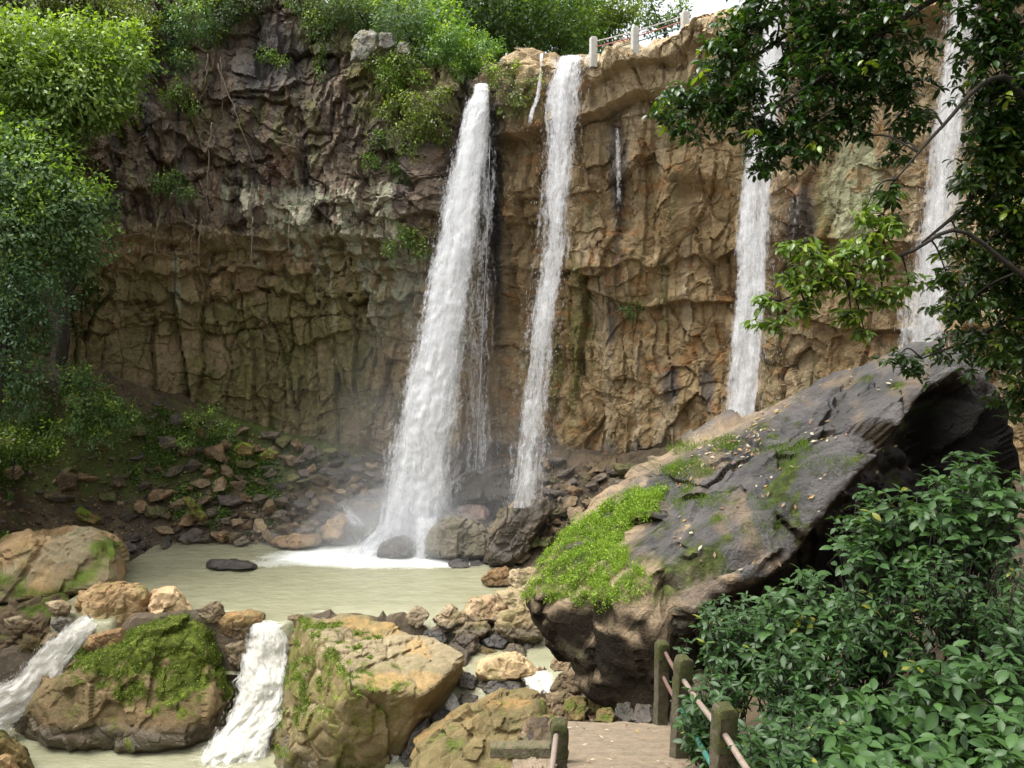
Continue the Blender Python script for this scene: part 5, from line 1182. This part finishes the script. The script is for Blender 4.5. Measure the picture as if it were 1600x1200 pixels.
for i, (cx, cy, d, rx, ry, n, lab, kd) in enumerate(SH):
    t = shrub_tips(cx, cy, d, rx, ry, int(n*1.35), rg)
    c = P(cx, cy, d); b = np.array([c[0], c[1]+.2, min(gh(c[0], c[1]), c[2]-.5)])
    if kd == 0: kw = dict(Lr=(.065, .125), colA=(.014, .037, .010), colB=(.040, .086, .021), wr=.20, yf=.05, whorl=10)
    elif kd == 1: kw = dict(Lr=(.075, .155), colA=(.020, .050, .013), colB=(.054, .112, .028), wr=.25, yf=.03, whorl=8)
    else: kw = dict(Lr=(.05, .095), colA=(.016, .040, .012), colB=(.042, .085, .022), wr=.24, yf=.02, whorl=10)
    shrub(t, b, lab, 'shrubs of the thicket beside the path', 500+i, **kw)
# dead wood lying on the slope under the shrubs
# ---------------------------------------------------------------- water
def hug(rows, gap=.5, out=1.2, widen=1.2, flare=0.):
    rows = [((r[0]+r[1])/2+(r[0]-r[1])*.5*(1+flare*i/(len(rows)-1)), (r[0]+r[1])/2-(r[0]-r[1])*.5*(1+flare*i/(len(rows)-1))) for i, r in enumerate(rows)]
    """let falling water clear the rock it drops past"""
    rows = [((r[0]+r[1])/2+(r[0]-r[1])*.5*widen, (r[0]+r[1])/2-(r[0]-r[1])*.5*widen) for r in rows]
    L = crom([r[0] for r in rows], 60); R = crom([r[1] for r in rows], 60); lx, ly = proj(L); rx, ry = proj(R); cur = 99; o = []
    for i in range(60):
        c = cliff_front(lx[i], rx[i], (ly[i]+ry[i])/2)
        if c < 90: cur = min(cur, c-gap*(.3+.7*i/59))
        t = i/59; d = min(cur, 60)-out*t
        o.append((lx[i], ly[i], rx[i], ry[i], d))
    ds = np.array([q[4] for q in o]); ds = np.minimum.accumulate(ds)
    k = np.ones(9)/9; ds = np.minimum(np.convolve(np.pad(ds, 4, 'edge'), k, 'valid'), ds+.15)
    out_ = [(P(q[0], q[1], d), P(q[2], q[3], d)) for q, d in zip(o, ds)]
    a, b = out_[0]; m = (a+b)/2                                    # the water slides over the lip from behind
    return [(m+(a-m)*1.25+np.array([0, 2.2, .10]), m+(b-m)*1.25+np.array([0, 2.2, .10])), (m+(a-m)*1.12+np.array([0, .9, .06]), m+(b-m)*1.12+np.array([0, .9, .06]))]+out_
def sheet(name, rows, label, cat, layers=4, thick=.8, dens=1., mat=None, n_al=160, n_ac=46, seed=1, amp=.18, soft=.35, group=None, kind=None, edge=.6, rootdens=None, fade=(0, 0), bulge=1.0, bot=1.0, side=(1, 1), drops=0):
    """falling water between left and right edges; rows: (L point, R point). Several curved curtains behind each other."""
    L = crom([r[0] for r in rows], n_al); R = crom([r[1] for r in rows], n_al)
    mid = (L+R)/2; sl = np.concatenate([[0], np.cumsum(np.linalg.norm(np.diff(mid, axis=0), axis=1))])
    Vs, Fs, Fl, De = [], [], [], []; n = 0
    for k in range(layers):
        s = np.linspace(-1, 1, n_ac); o = (k-(layers-1)/2)/max(layers-1, 1)
        wid = np.linalg.norm(R-L, axis=1)
        t = np.linspace(0, 1, n_al)
        grow = (.35+.65*t)[:, None]
        wsc = 1+.05*o
        G = mid[:, None]+(R-L)[:, None]/2*s[None, :, None]*wsc
        # curved cross-section: front layers bow to the viewer, rear layers bow away
        cyl = np.sqrt(np.clip(1-s**2, 0, 1))[None]
        dy = -(o*2)*thick/2*cyl*grow if layers > 1 else -thick/2*cyl*grow
        q = np.stack([np.broadcast_to(s[None]*wid[:, None]*.5, (n_al, n_ac)).ravel(), np.repeat(sl, n_ac), np.full(n_al*n_ac, k*9.7+seed)], 1)
        nz = (fbm(q*np.array([1.3, .5, 1]), 3, seed+k)*.6+fbm(q*np.array([4, 2.4, 1]), 4, seed+k+50)*.5).reshape(n_al, n_ac)
        dy = dy+amp*nz*grow
        nx = amp*.8*fbm(q*np.array([.3, .9, 1])+5, 3, seed+k+90).reshape(n_al, n_ac)
        G[..., 1] += dy; G[..., 0] += nx
        t0 = ss(.25, 0, t)[:, None]
        e = np.where(s < 0, ss(0, edge*side[0], 1+s), ss(0, edge*side[1], 1-s))[None]*np.ones((n_al, 1))
        de = dens*(soft+(1-soft)*e)*e**.8*(1-.10*t0)
        de = de*(1-.25*abs(o))
        if fade[0]: de = de*ss(0, fade[0], t)[:, None]
        if fade[1]: de = de*ss(1, 1-fade[1], t)[:, None]
        de = de*(1+(bot-1)*t)[:, None]
        Vs.append(G.reshape(-1, 3)); Fs.append(grid_faces(n_al, n_ac)+n); n += n_al*n_ac
        Fl.append(q); De.append(de.ravel())
    if drops:                                                     # flung drops and short threads round the curtain
        rg = np.random.default_rng(seed); t = rg.uniform(0.03, 1, drops)**.8; i = (t*(n_al-1)).astype(int); sx = np.clip(rg.normal(size=drops)*.36, -.95, .95)*(.8+.3*t)
        c = mid[i]+(R-L)[i]/2*sx[:, None]; c[:, 1] += rg.normal(size=drops)*thick*.45*(.4+.6*t); w_ = rg.uniform(.003, .009, drops)[:, None]; l_ = rg.uniform(.02, .10, drops)[:, None]
        X_, Z_ = np.array([1., 0, 0]), np.array([0, 0, 1.]); Y_ = np.array([0, 1., 0])
        DV = np.stack([c-Z_*l_, c+X_*w_, c+Z_*l_, c-X_*w_, c-Y_*w_, c+Y_*w_], 1).reshape(-1, 3); j = np.arange(drops)*6+n
        DF = np.concatenate([np.stack([j, j+1, j+2, j+3], 1), np.stack([j, j+4, j+2, j+5], 1)]); Vs.append(DV); Fs.append(DF); n += len(DV)
        Fl.append(np.zeros((len(DV), 3))); De.append(np.full(len(DV), rg.uniform(1, 1)*2.))
    V = np.concatenate(Vs)
    o = make_mesh(name, V, np.concatenate(Fs), mat or M_WATER, smooth=True, attrs={'Flow': np.concatenate(Fl), 'Dens': np.concatenate(De)}, loc=mid[-1])
    tag(o, label, cat, group, kind); return o
def R_(py, xl, xr, d, d2=None): return (P(xl, py, d), P(xr, py, d2 if d2 else d))
sheet('waterfall', hug([R_(134, 740, 764, 45.2), R_(150, 734, 768, 44.2), R_(200, 716, 770, 43.0), R_(300, 690, 760, 42.0), R_(400, 671, 750, 41.4), R_(500, 652, 738, 41.0), R_(600, 628, 727, 40.7), R_(700, 606, 718, 40.4), R_(800, 588, 716, 40.0), R_(868, 566, 716, 39.5)], flare=.22),
      'widest and whitest waterfall, plunging from the rim into the pool', 'waterfall', layers=6, thick=2.2, dens=1.10, n_al=300, n_ac=64, seed=3, amp=.25, soft=.30, edge=.85, bot=.92, drops=6000)
sheet('waterfall', hug([R_(88, 866, 917, 41.2), R_(100, 860, 916, 40.0), R_(150, 848, 911, 39.4), R_(220, 846, 903, 39.2), R_(300, 843, 896, 39.1), R_(400, 836, 886, 39.0), R_(500, 826, 874, 38.9), R_(600, 814, 864, 38.9), R_(700, 800, 858, 38.8), R_(790, 790, 848, 38.8)], widen=1.55, flare=.12),
      'thin see-through waterfall just right of the widest one', 'waterfall', layers=4, thick=.9, dens=.77, n_al=260, n_ac=44, seed=13, amp=.2, soft=.45, edge=1.0, bot=.76, drops=3500)
sheet('waterfall', hug([R_(-8, 1205, 1250, 38.2), R_(15, 1200, 1252, 36.2), R_(150, 1188, 1245, 35.2), R_(280, 1168, 1235, 35.0), R_(400, 1161, 1228, 34.9), R_(500, 1155, 1222, 34.8), R_(600, 1148, 1212, 34.8), R_(690, 1142, 1206, 34.8)], widen=1.65),
      'narrow waterfall dropping behind the dark boughs to the edge of the huge boulder', 'waterfall', layers=3, thick=.8, dens=.77, n_al=240, n_ac=44, seed=23, amp=.15, soft=.35, edge=1.0, side=(.4, 1.8), drops=1200)
sheet('waterfall', hug([R_(-75, 1500, 1550, 32.5), R_(-50, 1490, 1545, 31.0), R_(60, 1472, 1530, 30.2), R_(190, 1450, 1512, 30.0), R_(300, 1434, 1504, 29.9), R_(400, 1418, 1498, 29.8), R_(500, 1406, 1488, 29.8), R_(600, 1400, 1482, 29.8)], widen=1.6),
      'rightmost waterfall, half hidden by leaves above the tip of the huge boulder', 'waterfall', layers=3, thick=.8, dens=.76, n_al=240, n_ac=44, seed=33, amp=.15, soft=.45, edge=1.0, drops=1200)
sheet('waterfall', hug([R_(84, 843, 850, 40.6), R_(110, 841, 849, 39.6), R_(150, 834, 846, 39.2), R_(180, 824, 836, 39.0), R_(225, 818, 830, 39.0)]),
      'short white side strand left of the top of the thin see-through waterfall', 'waterfall', layers=2, thick=.2, dens=.74, n_al=80, n_ac=12, seed=43, amp=.06, edge=.8, fade=(0, .3))
sheet('waterfall', hug([R_(200, 958, 970, 37.6), R_(260, 960, 973, 37.4), R_(330, 958, 976, 37.3), R_(420, 955, 975, 37.3)]),
      'faint trickle from under the cap rock in the middle of the tan wall', 'waterfall', layers=2, thick=.15, dens=.6, n_al=80, n_ac=12, seed=53, amp=.04, edge=.9, fade=(.05, .7))
V, F, F3 = tube(crom([P(766, 150, 43.4), P(764, 300, 42.6), P(756, 480, 42.0), P(750, 600, 41.6), P(743, 735, 41.0)], 40)+np.random.default_rng(1).normal(size=(40, 3))*.012, .016, 5)
tag(make_mesh('waterfall', V, [F, F3], simple_mat('thread_of_water', (.55, .57, .6), .3, .1), smooth=True, loc=V[0]), 'hair-thin thread of water hanging right beside the widest waterfall', 'waterfall')
# veil of spray driven to the right of the main fall
sheet('spray', [R_(190, 742, 788, 43.2), R_(300, 730, 790, 42.6), R_(500, 705, 790, 42.0), R_(700, 690, 800, 41.6), R_(830, 680, 810, 41.0)],
      'grey veil of drifting spray between the two left waterfalls', 'spray', layers=3, thick=.6, dens=.42, n_al=160, n_ac=30, seed=63, amp=.2, soft=.4, edge=.9, kind='stuff')
# splash at the foot
sheet('spray', [R_(775, 590, 720, 39.9), R_(820, 560, 722, 39.6), R_(850, 520, 706, 39.3), R_(868, 480, 700, 39.0)],
      'white splash where the widest waterfall meets the pool', 'spray', layers=5, thick=1.8, dens=.85, n_al=80, n_ac=60, seed=73, amp=.5, soft=.2, edge=.8, kind='stuff', fade=(.4, .25))
sheet('spray', [R_(800, 640, 700, 38.6), R_(830, 640, 690, 38.2), R_(872, 645, 672, 37.9)],
      'small curtain of white water beside the blocky dark boulder', 'spray', layers=3, thick=.5, dens=.8, n_al=60, n_ac=30, seed=83, amp=.2, soft=.3, edge=.7, kind='stuff', fade=(.3, .0))
sheet('spray', [R_(735, 745, 700, 40.6), R_(765, 725, 660, 40.2), R_(800, 715, 650, 39.6)],
      'spray glancing off the black outcrop right of the widest waterfall', 'spray', layers=3, thick=.5, dens=.6, n_al=60, n_ac=30, seed=93, amp=.25, soft=.2, edge=.9, kind='stuff', fade=(.4, .3))
sheet('spray', [R_(770, 515, 540, 41.0), R_(800, 530, 560, 40.4), R_(830, 545, 590, 39.8)],
      'spray running over the rocks left of the widest waterfall', 'spray', layers=3, thick=.4, dens=.55, n_al=60, n_ac=24, seed=95, amp=.25, soft=.2, edge=.9, kind='stuff', fade=(.5, .2))
# cascades between the near rocks
def C_(a, b, d, d2=None): return (P(a[0], a[1], d), P(b[0], b[1], d2 if d2 else d))
sheet('cascade', [C_((128, 958), (156, 980), 29.7), C_((100, 978), (136, 1010), 29.2), C_((62, 1000), (112, 1052), 28.9), C_((30, 1040), (78, 1088), 28.5), C_((-10, 1062), (40, 1122), 28.0), C_((-60, 1075), (15, 1165), 27.4)],
      'white cascade rushing down at the left edge past the huge mossy boulder', 'cascade', layers=4, thick=.7, dens=1.0, mat=M_CASC, n_al=140, n_ac=50, seed=103, amp=.45, soft=.5, edge=.6, drops=3000)
sheet('cascade', [C_((397, 972), (446, 972), 29.62), C_((388, 988), (450, 988), 29.25), C_((372, 1022), (452, 1025), 28.9), C_((364, 1060), (452, 1060), 28.4), C_((356, 1095), (454, 1100), 28.0), C_((334, 1140), (446, 1138), 27.3), C_((305, 1190), (425, 1190), 26.5), C_((285, 1240), (410, 1240), 25.8)],
      'white cascade pouring through the gap between the mossy boulder and the cracked platform', 'cascade', layers=4, thick=.8, dens=.98, mat=M_CASC, n_al=180, n_ac=60, seed=113, amp=.6, soft=.45, edge=.6, drops=5000)
sheet('cascade', [C_((700, 1060), (735, 1055), 27.2), C_((695, 1080), (735, 1085), 26.6), C_((690, 1100), (722, 1115), 26.0)],
      'little white spill between black stones right of the cracked platform', 'cascade', layers=3, thick=.4, dens=.85, mat=M_CASC, n_al=60, n_ac=30, seed=123, amp=.15, soft=.3, edge=.6)
sheet('cascade', [C_((630, 1120), (640, 1125), 25.6), C_((615, 1150), (632, 1160), 25.0), C_((600, 1190), (625, 1195), 24.6), C_((595, 1230), (622, 1230), 24.3)],
      'thin white rill in the dark gap at the foot of the cracked platform', 'cascade', layers=3, thick=.3, dens=.8, mat=M_CASC, n_al=60, n_ac=24, seed=133, amp=.12, soft=.3, edge=.6)
sheet('cascade', [C_((800, 1055), (870, 1045), 26.6), C_((812, 1068), (878, 1062), 25.8), C_((820, 1082), (876, 1078), 25.1)],
      'shallow white riffle right of the dark wet slab', 'cascade', layers=3, thick=.25, dens=.66, mat=M_CASC, n_al=50, n_ac=40, seed=143, amp=.12, soft=.3, edge=.6)
sheet('cascade', [C_((655, 1170), (695, 1165), 24.3), C_((655, 1190), (700, 1185), 23.8), C_((650, 1230), (705, 1220), 23.3)],
      'patch of white water at the bottom edge below the olive slab', 'cascade', layers=3, thick=.3, dens=.75, mat=M_CASC, n_al=50, n_ac=30, seed=153, amp=.12, soft=.3, edge=.7)
def water_plane(name, x0, x1, y0, y1, z, foamf, step=.12, slope=None):
    xs = np.arange(x0, x1, step); ys = np.arange(y0, y1, step); X, Y = np.meshgrid(xs, ys, indexing='ij'); x, y = X.ravel(), Y.ravel()
    V = np.stack([x, y, np.full(len(x), z)], 1); q = V*np.array([.9, 1.6, 1]); V[:, 2] += .035*fbm(q, 3, 7)+.012*fbm(q*4, 2, 9)
    if slope: V[:, 2] += slope(x, y)
    fo = foamf(V); V[:, 2] += .05*np.clip(fo, 0, 1)*fbm(q*3, 3, 11)
    tag(make_mesh(name, V, grid_faces(len(xs), len(ys)), M_POOL, smooth=True, attrs={'Foam': fo}), kind='structure')
def pf(V):
    px, py = proj(V)
    f = 1.0*np.exp(-((px-600)/115)**2-((py-866)/16)**2)+.60*np.exp(-((px-500)/150)**2-((py-870)/15)**2)+.3*np.exp(-((px-600)/230)**2-((py-885)/18)**2)-.16
    f += .28*np.exp(-((px-410)/30)**2-((py-884)/6)**2)+.45*np.exp(-((px-690)/60)**2-((py-880)/8)**2)+.16*np.exp(-((px-400)/60)**2-((py-990)/14)**2)
    return f
water_plane('pool_water', -19, 9, 29.1, 43.5, 0., pf, slope=lambda x, y: np.where(x < -7.5, -1.9*ss(lip_y(x, y), lip_y(x, y)-.65, y)**1.5, -.66*ss(31.6, 29.2, y)))
water_plane('stream_water', -26, 3, 14, 30.3, LOW_Z, lambda V: .05+.30*np.exp(-((proj(V)[0]-340)/100)**2)+.25*np.exp(-((proj(V)[0]-20)/80)**2))
water_plane('side_channel_water', -4.2, 6.0, 24.2, 29.3, -.655, lambda V: np.full(len(V), -.05)+.30*ss(27.6, 26.4, V[:, 1]), slope=lambda x, y: -1.1*ss(27.8, 24.5, y)-1.0*ss(27.6, 25, y)*ss(-.8, -2.6, x))

# mist round the foot of the falls: closed soft lobes of even density inside each other
def mist(c, r, dens, name='mist', label='fine mist floating at the foot of the falls'):
    dirs, F = ico(4); c = np.asarray(c)
    V = dirs*np.array(r)*(1+.45*fbm(dirs*1.7+c*.3+dens*50, 3, 5))[:, None]+c
    o = make_mesh(name, V, F, mist_mat('mist_'+str(round(dens, 3)), dens), smooth=True, loc=c); tag(o, label, 'mist', None, 'stuff')
B0 = P(640, 820, 39.2)
for i_, (dx_, dy_, dz_, rx_, ry_, rz_, de_) in enumerate([(-.3, 0, -.3, 2.7, 2.0, 1.5, .10), (.1, -.4, .1, 3.4, 2.4, 2.1, .06), (-1.2, -.2, -.4, 4.6, 2.8, 2.0, .045), (-1.6, -.6, -.5, 6.2, 3.0, 2.3, .028), (1.0, .2, .6, 5.4, 3.0, 3.4, .022), (1.8, .6, 1.6, 8.5, 4.0, 5.4, .014), (.5, 1.0, 4.0, 7.0, 3.6, 8.0, .007)]):
    mist(B0+np.array([dx_, dy_, dz_]), (rx_, ry_, rz_), de_, label=['dense white mist right at the foot of the widest waterfall', 'mist boiling up round the foot of the widest waterfall', 'low mist drifting left over the edge of the pool', 'thin mist spreading over the rocks left of the widest waterfall', 'soft mist between the feet of the two left waterfalls', 'thin haze of spray filling the corner of the cliffs', 'faint tall haze of spray beside the widest waterfall'][i_])

# ---------------------------------------------------------------- path and railings
def box(A, c, s, rz=0, taper=1., rx=0):
    x, y, z = [q/2 for q in s]
    V = np.array([(-x, -y, -z), (x, -y, -z), (x, y, -z), (-x, y, -z), (-x*taper, -y*taper, z), (x*taper, -y*taper, z), (x*taper, y*taper, z), (-x*taper, y*taper, z)], float)
    R = np.array(Matrix.Rotation(rz, 3, 'Z') @ Matrix.Rotation(rx, 3, 'X')); V = V@R.T+np.asarray(c)
    A.add(V, np.array([(0, 3, 2, 1), (4, 5, 6, 7), (0, 1, 5, 4), (1, 2, 6, 5), (2, 3, 7, 6), (3, 0, 4, 7)]))
def build_path():
    xs = np.linspace(0, 1, 60); ys = np.concatenate([np.linspace(-2.5, 6.0, 60), np.linspace(6.05, 9.75, 130)])
    T, Y = np.meshgrid(xs, ys, indexing='ij'); t, y = T.ravel(), Y.ravel()
    n = fbm(np.stack([y*1.5, t*0+1, t*0], 1), 3, 5)
    xl = np.interp(y, [-3, 7, 9.8], [.35, .53, .70])+.03*n; xr = np.interp(y, [-3, 7, 9.8], [1.5, 1.72, 2.05])+.05*n
    x = xl+(xr-xl)*t
    yy = np.where(y > 9.2, y+(.18*fbm(np.stack([t*5, t*0, t*0], 1), 3, 8)-.25*(t > .55)*ss(.55, .75, t)*(1-ss(.85, 1, t)))*ss(9.2, 9.75, y), y)
    z = path_z(yy)+.035+.012*fbm(np.stack([x*3, yy*3, x*0], 1), 4, 9)
    V = np.stack([x, yy, z], 1); G = V.reshape(60, -1, 3); F = grid_faces(*G.shape[:2])
    ny = G.shape[1]
    sk = []; Fk = []; n0 = len(V)
    loop = np.concatenate([np.arange(ny)*1+0*ny, (np.arange(1, 60))*ny+ny-1, np.arange(ny-2, -1, -1)+59*ny])
    low = V[loop]-np.array([0, 0, .28]); k = len(loop); Fs = np.stack([loop[:-1], loop[1:], n0+np.arange(1, k), n0+np.arange(k-1)], 1)
    tag(make_mesh('path', np.concatenate([V, low]), [F, Fs], M_CONC), kind='structure')
build_path()
def post_mesh(name, base, h, w, dpt, mat, parent, lean=(0, 0), rz=.15, mossy=True):
    """concrete post with rounded shoulders, bevelled corners and a mossy head"""
    nz = 26; ring = []
    sq = [(-1, -.9), (-.9, -1), (0, -1), (.9, -1), (1, -.9), (1, 0), (1, .9), (.9, 1), (0, 1), (-.9, 1), (-1, .9), (-1, 0)]
    V = []; prof = []
    for i in range(nz):
        t = i/(nz-1); z = -.4+(h+.4)*min(1, t*1.0)
        if t < .84: k = 1.; zz = -.4+(h-w*.45+.4)*t/.84
        else:
            a = (t-.84)/.16*math.pi/2; k = .55+.45*math.cos(a) if a < math.pi/2*.98 else .5; zz = h-w*.45+w*.45*math.sin(a)
        prof.append((k, zz))
    R = Matrix.Rotation(rz, 3, 'Z'); rgp = np.random.default_rng(int(base[1]*100))
    for k, zz in prof:
        for (a, b) in sq:
            v = R @ Vector((a*w/2*k, b*dpt/2*(.7+.3*k), zz)); V.append((v.x+base[0]+lean[0]*zz, v.y+base[1]+lean[1]*zz, v.z+base[2]))
    V = np.array(V); V += .006*np.stack([fbm(V*14+i*7, 3, 3) for i in range(3)], 1); m = len(sq)
    i, j = np.meshgrid(np.arange(nz-1), np.arange(m), indexing='ij'); k = (j+1) % m
    F = np.stack([i*m+j, i*m+k, (i+1)*m+k, (i+1)*m+j], -1).reshape(-1, 4)
    V = np.concatenate([V, V[-m:].mean(0)[None]+np.array([[0, 0, .006]])]); c = len(V)-1
    F3 = np.array([((nz-1)*m+q, (nz-1)*m+(q+1) % m, c) for q in range(m)])
    o = make_mesh(name, V, [F, F3], mat, parent, smooth=False)
    if mossy:
        hi = F[F.min(1) >= (nz-9)*m]; u = np.unique(np.concatenate([hi.ravel(), F3.ravel()])); mp = {a: b for b, a in enumerate(u)}
        N = vnormals(V, F); W = V[u]+N[u]*.007; W += .008*np.stack([fbm(W*22+i*5, 3, 3) for i in range(3)], 1)
        F4 = np.vectorize(mp.get)(hi); F33 = np.vectorize(mp.get)(F3)
        keep = fbm(W[F4].mean(1)*9, 3, 12) > -.12+.25*np.clip(1-(W[F4].mean(1)[:, 2]-W[:, 2].min())/(W[:, 2].max()-W[:, 2].min())*1.4, 0, 1)
        mo = make_mesh('moss', W, [F4[keep], F33], M_MOSSY, None, smooth=True, loc=parent.location)
        mo.location = (0, 0, 0); mo.parent = o
    return o
root = empty('railing', P(1050, 1195, 7.1), 'mossy concrete post railing with pink and teal pipes along the right side of the path', 'railing')
b1 = P(1032, 1135, 9.5); b2 = P(1060, 1198, 7.2); b3 = P(1124, 1330, 5.9)
H1 = P(1033, 1003, 9.5)[2]-b1[2]; H2 = P(1065, 1028, 7.2)[2]-b2[2]; b3z = P(1130, 1103, 5.5)[2]; b3 = P(1128, 1103, 5.5); b3[2] = b3z-1.08
post_mesh('post', b1, H1, .145, .145, M_POST, root, (.004, 0), .2)
post_mesh('post', b2, H2, .145, .145, M_POST, root, (.03, 0), .2)
post_mesh('post', b3, 1.08, .145, .145, M_POST, root, (.02, 0), .2)
def pipe(name, a, b, r, mat, parent):
    V, F, F3 = tube(np.linspace(a, b, 12)+np.array([0, 0, 1])*(-.012*np.sin(np.linspace(0, np.pi, 12)))[:, None], r, 10); return make_mesh(name, V, [F, F3], mat, parent, smooth=True)
pipe('pipe', P(1040, 1020, 9.45), P(1056, 1048, 7.25), .022, M_PIPED, root)
pipe('pipe', P(1037, 1058, 9.45), P(1053, 1088, 7.25), .022, M_PIPED, root)
pipe('pipe', P(1069, 1064, 7.1), P(1116, 1128, 5.6), .024, M_PIPE, root)
pipe('pipe', P(1066, 1110, 7.1), P(1112, 1195, 5.6), .022, M_TEAL, root)
pipe('pipe', P(1134, 1150, 5.4), P(1210, 1262, 4.3), .024, M_PIPE, root)
root = empty('railing', P(876, 1260, 7.0), 'short mossy broken post with a rusty pipe at the left side of the path', 'railing')
bb = P(874, 1128, 7.0); post_mesh('post', (bb[0], bb[1], bb[2]-1.0), 1.0, .15, .15, M_POST, root, (.0, 0), .05)
pipe('pipe', P(869, 1150, 6.85), P(857, 1240, 5.6), .026, M_PIPE, root)
V, F, F3 = tube(np.array([P(884, 1140, 7.0), P(886, 1125, 7.0), P(885, 1115, 7.0)]), [.012, .009, .005], 6); make_mesh('rebar', V, [F, F3], M_PIPED, root)
rg = np.random.default_rng(79); n_ = 60; y = rg.uniform(3, 9.4, n_); x = rg.uniform(.6, 1.7, n_); nn = unit(np.stack([rg.normal(size=n_)*.15, rg.normal(size=n_)*.15, np.ones(n_)], 1))
V, F, C = flat_leaves(np.stack([x, y, path_z(y)+.062], 1), nn, rg.uniform(.015, .04, n_), pal[rg.integers(0, 5, n_)], rg)
tag(make_mesh('leaf_litter', V, F, M_LEAF, attrs={'Col': C}), 'a few small dead leaves lying on the concrete path', 'leaf litter', None, 'stuff')
# timber beam and the steps beside it
A = Acc(); a, b = P(766, 1171, 7.6), P(872, 1171, 7.2); V = []
n = 40; s = np.linspace(0, 1, n); pth = a+(b-a)*s[:, None]; sec = [(-1, -.8), (-.8, -1), (.8, -1), (1, -.8), (1, .8), (.8, 1), (-.8, 1), (-1, .8)]
W = np.array([[p+np.array([0, q[0]*.07, q[1]*.062]) for q in sec] for p in pth]).reshape(-1, 3); W += .008*np.stack([fbm(W*12+i*5, 3, 4) for i in range(3)], 1)
i, j = np.meshgrid(np.arange(n-1), np.arange(8), indexing='ij'); k = (j+1) % 8; F = np.stack([i*8+j, i*8+k, (i+1)*8+k, (i+1)*8+j], -1).reshape(-1, 4)
tag(make_mesh('beam', W, [F, np.array([list(range(8)), list(range(8*n-1, 8*n-9, -1))])], M_WOOD, smooth=False, loc=a), 'moss-covered horizontal beam ending at the broken post', 'beam')
for i, (yy, d) in enumerate([(1185, 7.0), (1212, 6.6)]):
    a, b = P(800, yy, d), P(868, yy, d); pts_ = [q+np.array([0, dy, dz]) for q in (a, b) for dy in (0, -.34) for dz in (0, -.13)]
    o_, W_, N_, F_ = make_rock('step', pts_, sub=6, sharp=60, rough=.9, seed=900+i, mat=M_CONC, kind='structure'); del o_['category']
# white railing on the cliff top
root = empty('railing', P(928, 92, 40.4), 'white railing with red and green rails along the cliff top against the sky', 'railing')
tops = []
for (x, y0, y1, d, w, nm) in [(927, 58, 92, 40.2, .33, 'post'), (992, 42, 74, 38.6, .33, 'post'), (1070, 18, 36, 37.0, .33, 'post')]:
    d = cliff_front(x-8, x+8, y1+14)+.5; t, b = P(x, y0, d), P(x, y1, d); post_mesh(nm, (b[0], b[1], b[2]), t[2]-b[2], w, w*.8, M_WHITE, root, rz=.3, mossy=False); tops.append((x, y0, y1, d))
for j, (f0, mt) in enumerate([(.22, M_WHITE), (.48, M_RED), (.75, M_TEAL)]):
    for i in range(2):
        a, b = tops[i], tops[i+1]; h0, h1 = a[2]-a[1], b[2]-b[1] if i == 0 else 30
        pipe('rail', P(a[0], a[1]+h0*f0, a[3]), P(b[0], b[1]+h1*f0, b[3]), .028, mt, root)

# ---------------------------------------------------------------- hanging roots
rg = np.random.default_rng(9)
for i, (x0, y0, x1, y1) in enumerate([(325, 85, 305, 190), (345, 90, 348, 190), (305, 345, 298, 410), (330, 190, 325, 350), (315, 345, 312, 420), (395, 340, 394, 420), (250, 335, 243, 400), (455, 330, 452, 400), (340, 100, 400, 260)]):
    a = on_cliff(x0, y0); d = a[1]-.8; p = crom([P(x0, y0, d), P((x0+x1)/2+rg.uniform(-4, 4), (y0+y1)/2, d-.1), P(x1, y1, d)], 16)+rg.normal(size=(16, 3))*.03
    V, F, F3 = tube(p, np.linspace(.035, .018, 16), 5)
    tag(make_mesh('hanging_root', V, [F, F3], M_BARKP, smooth=True, loc=p[0]), 'thin pale root hanging down the face of the dark left wall', 'root', 'hanging roots on the left wall')
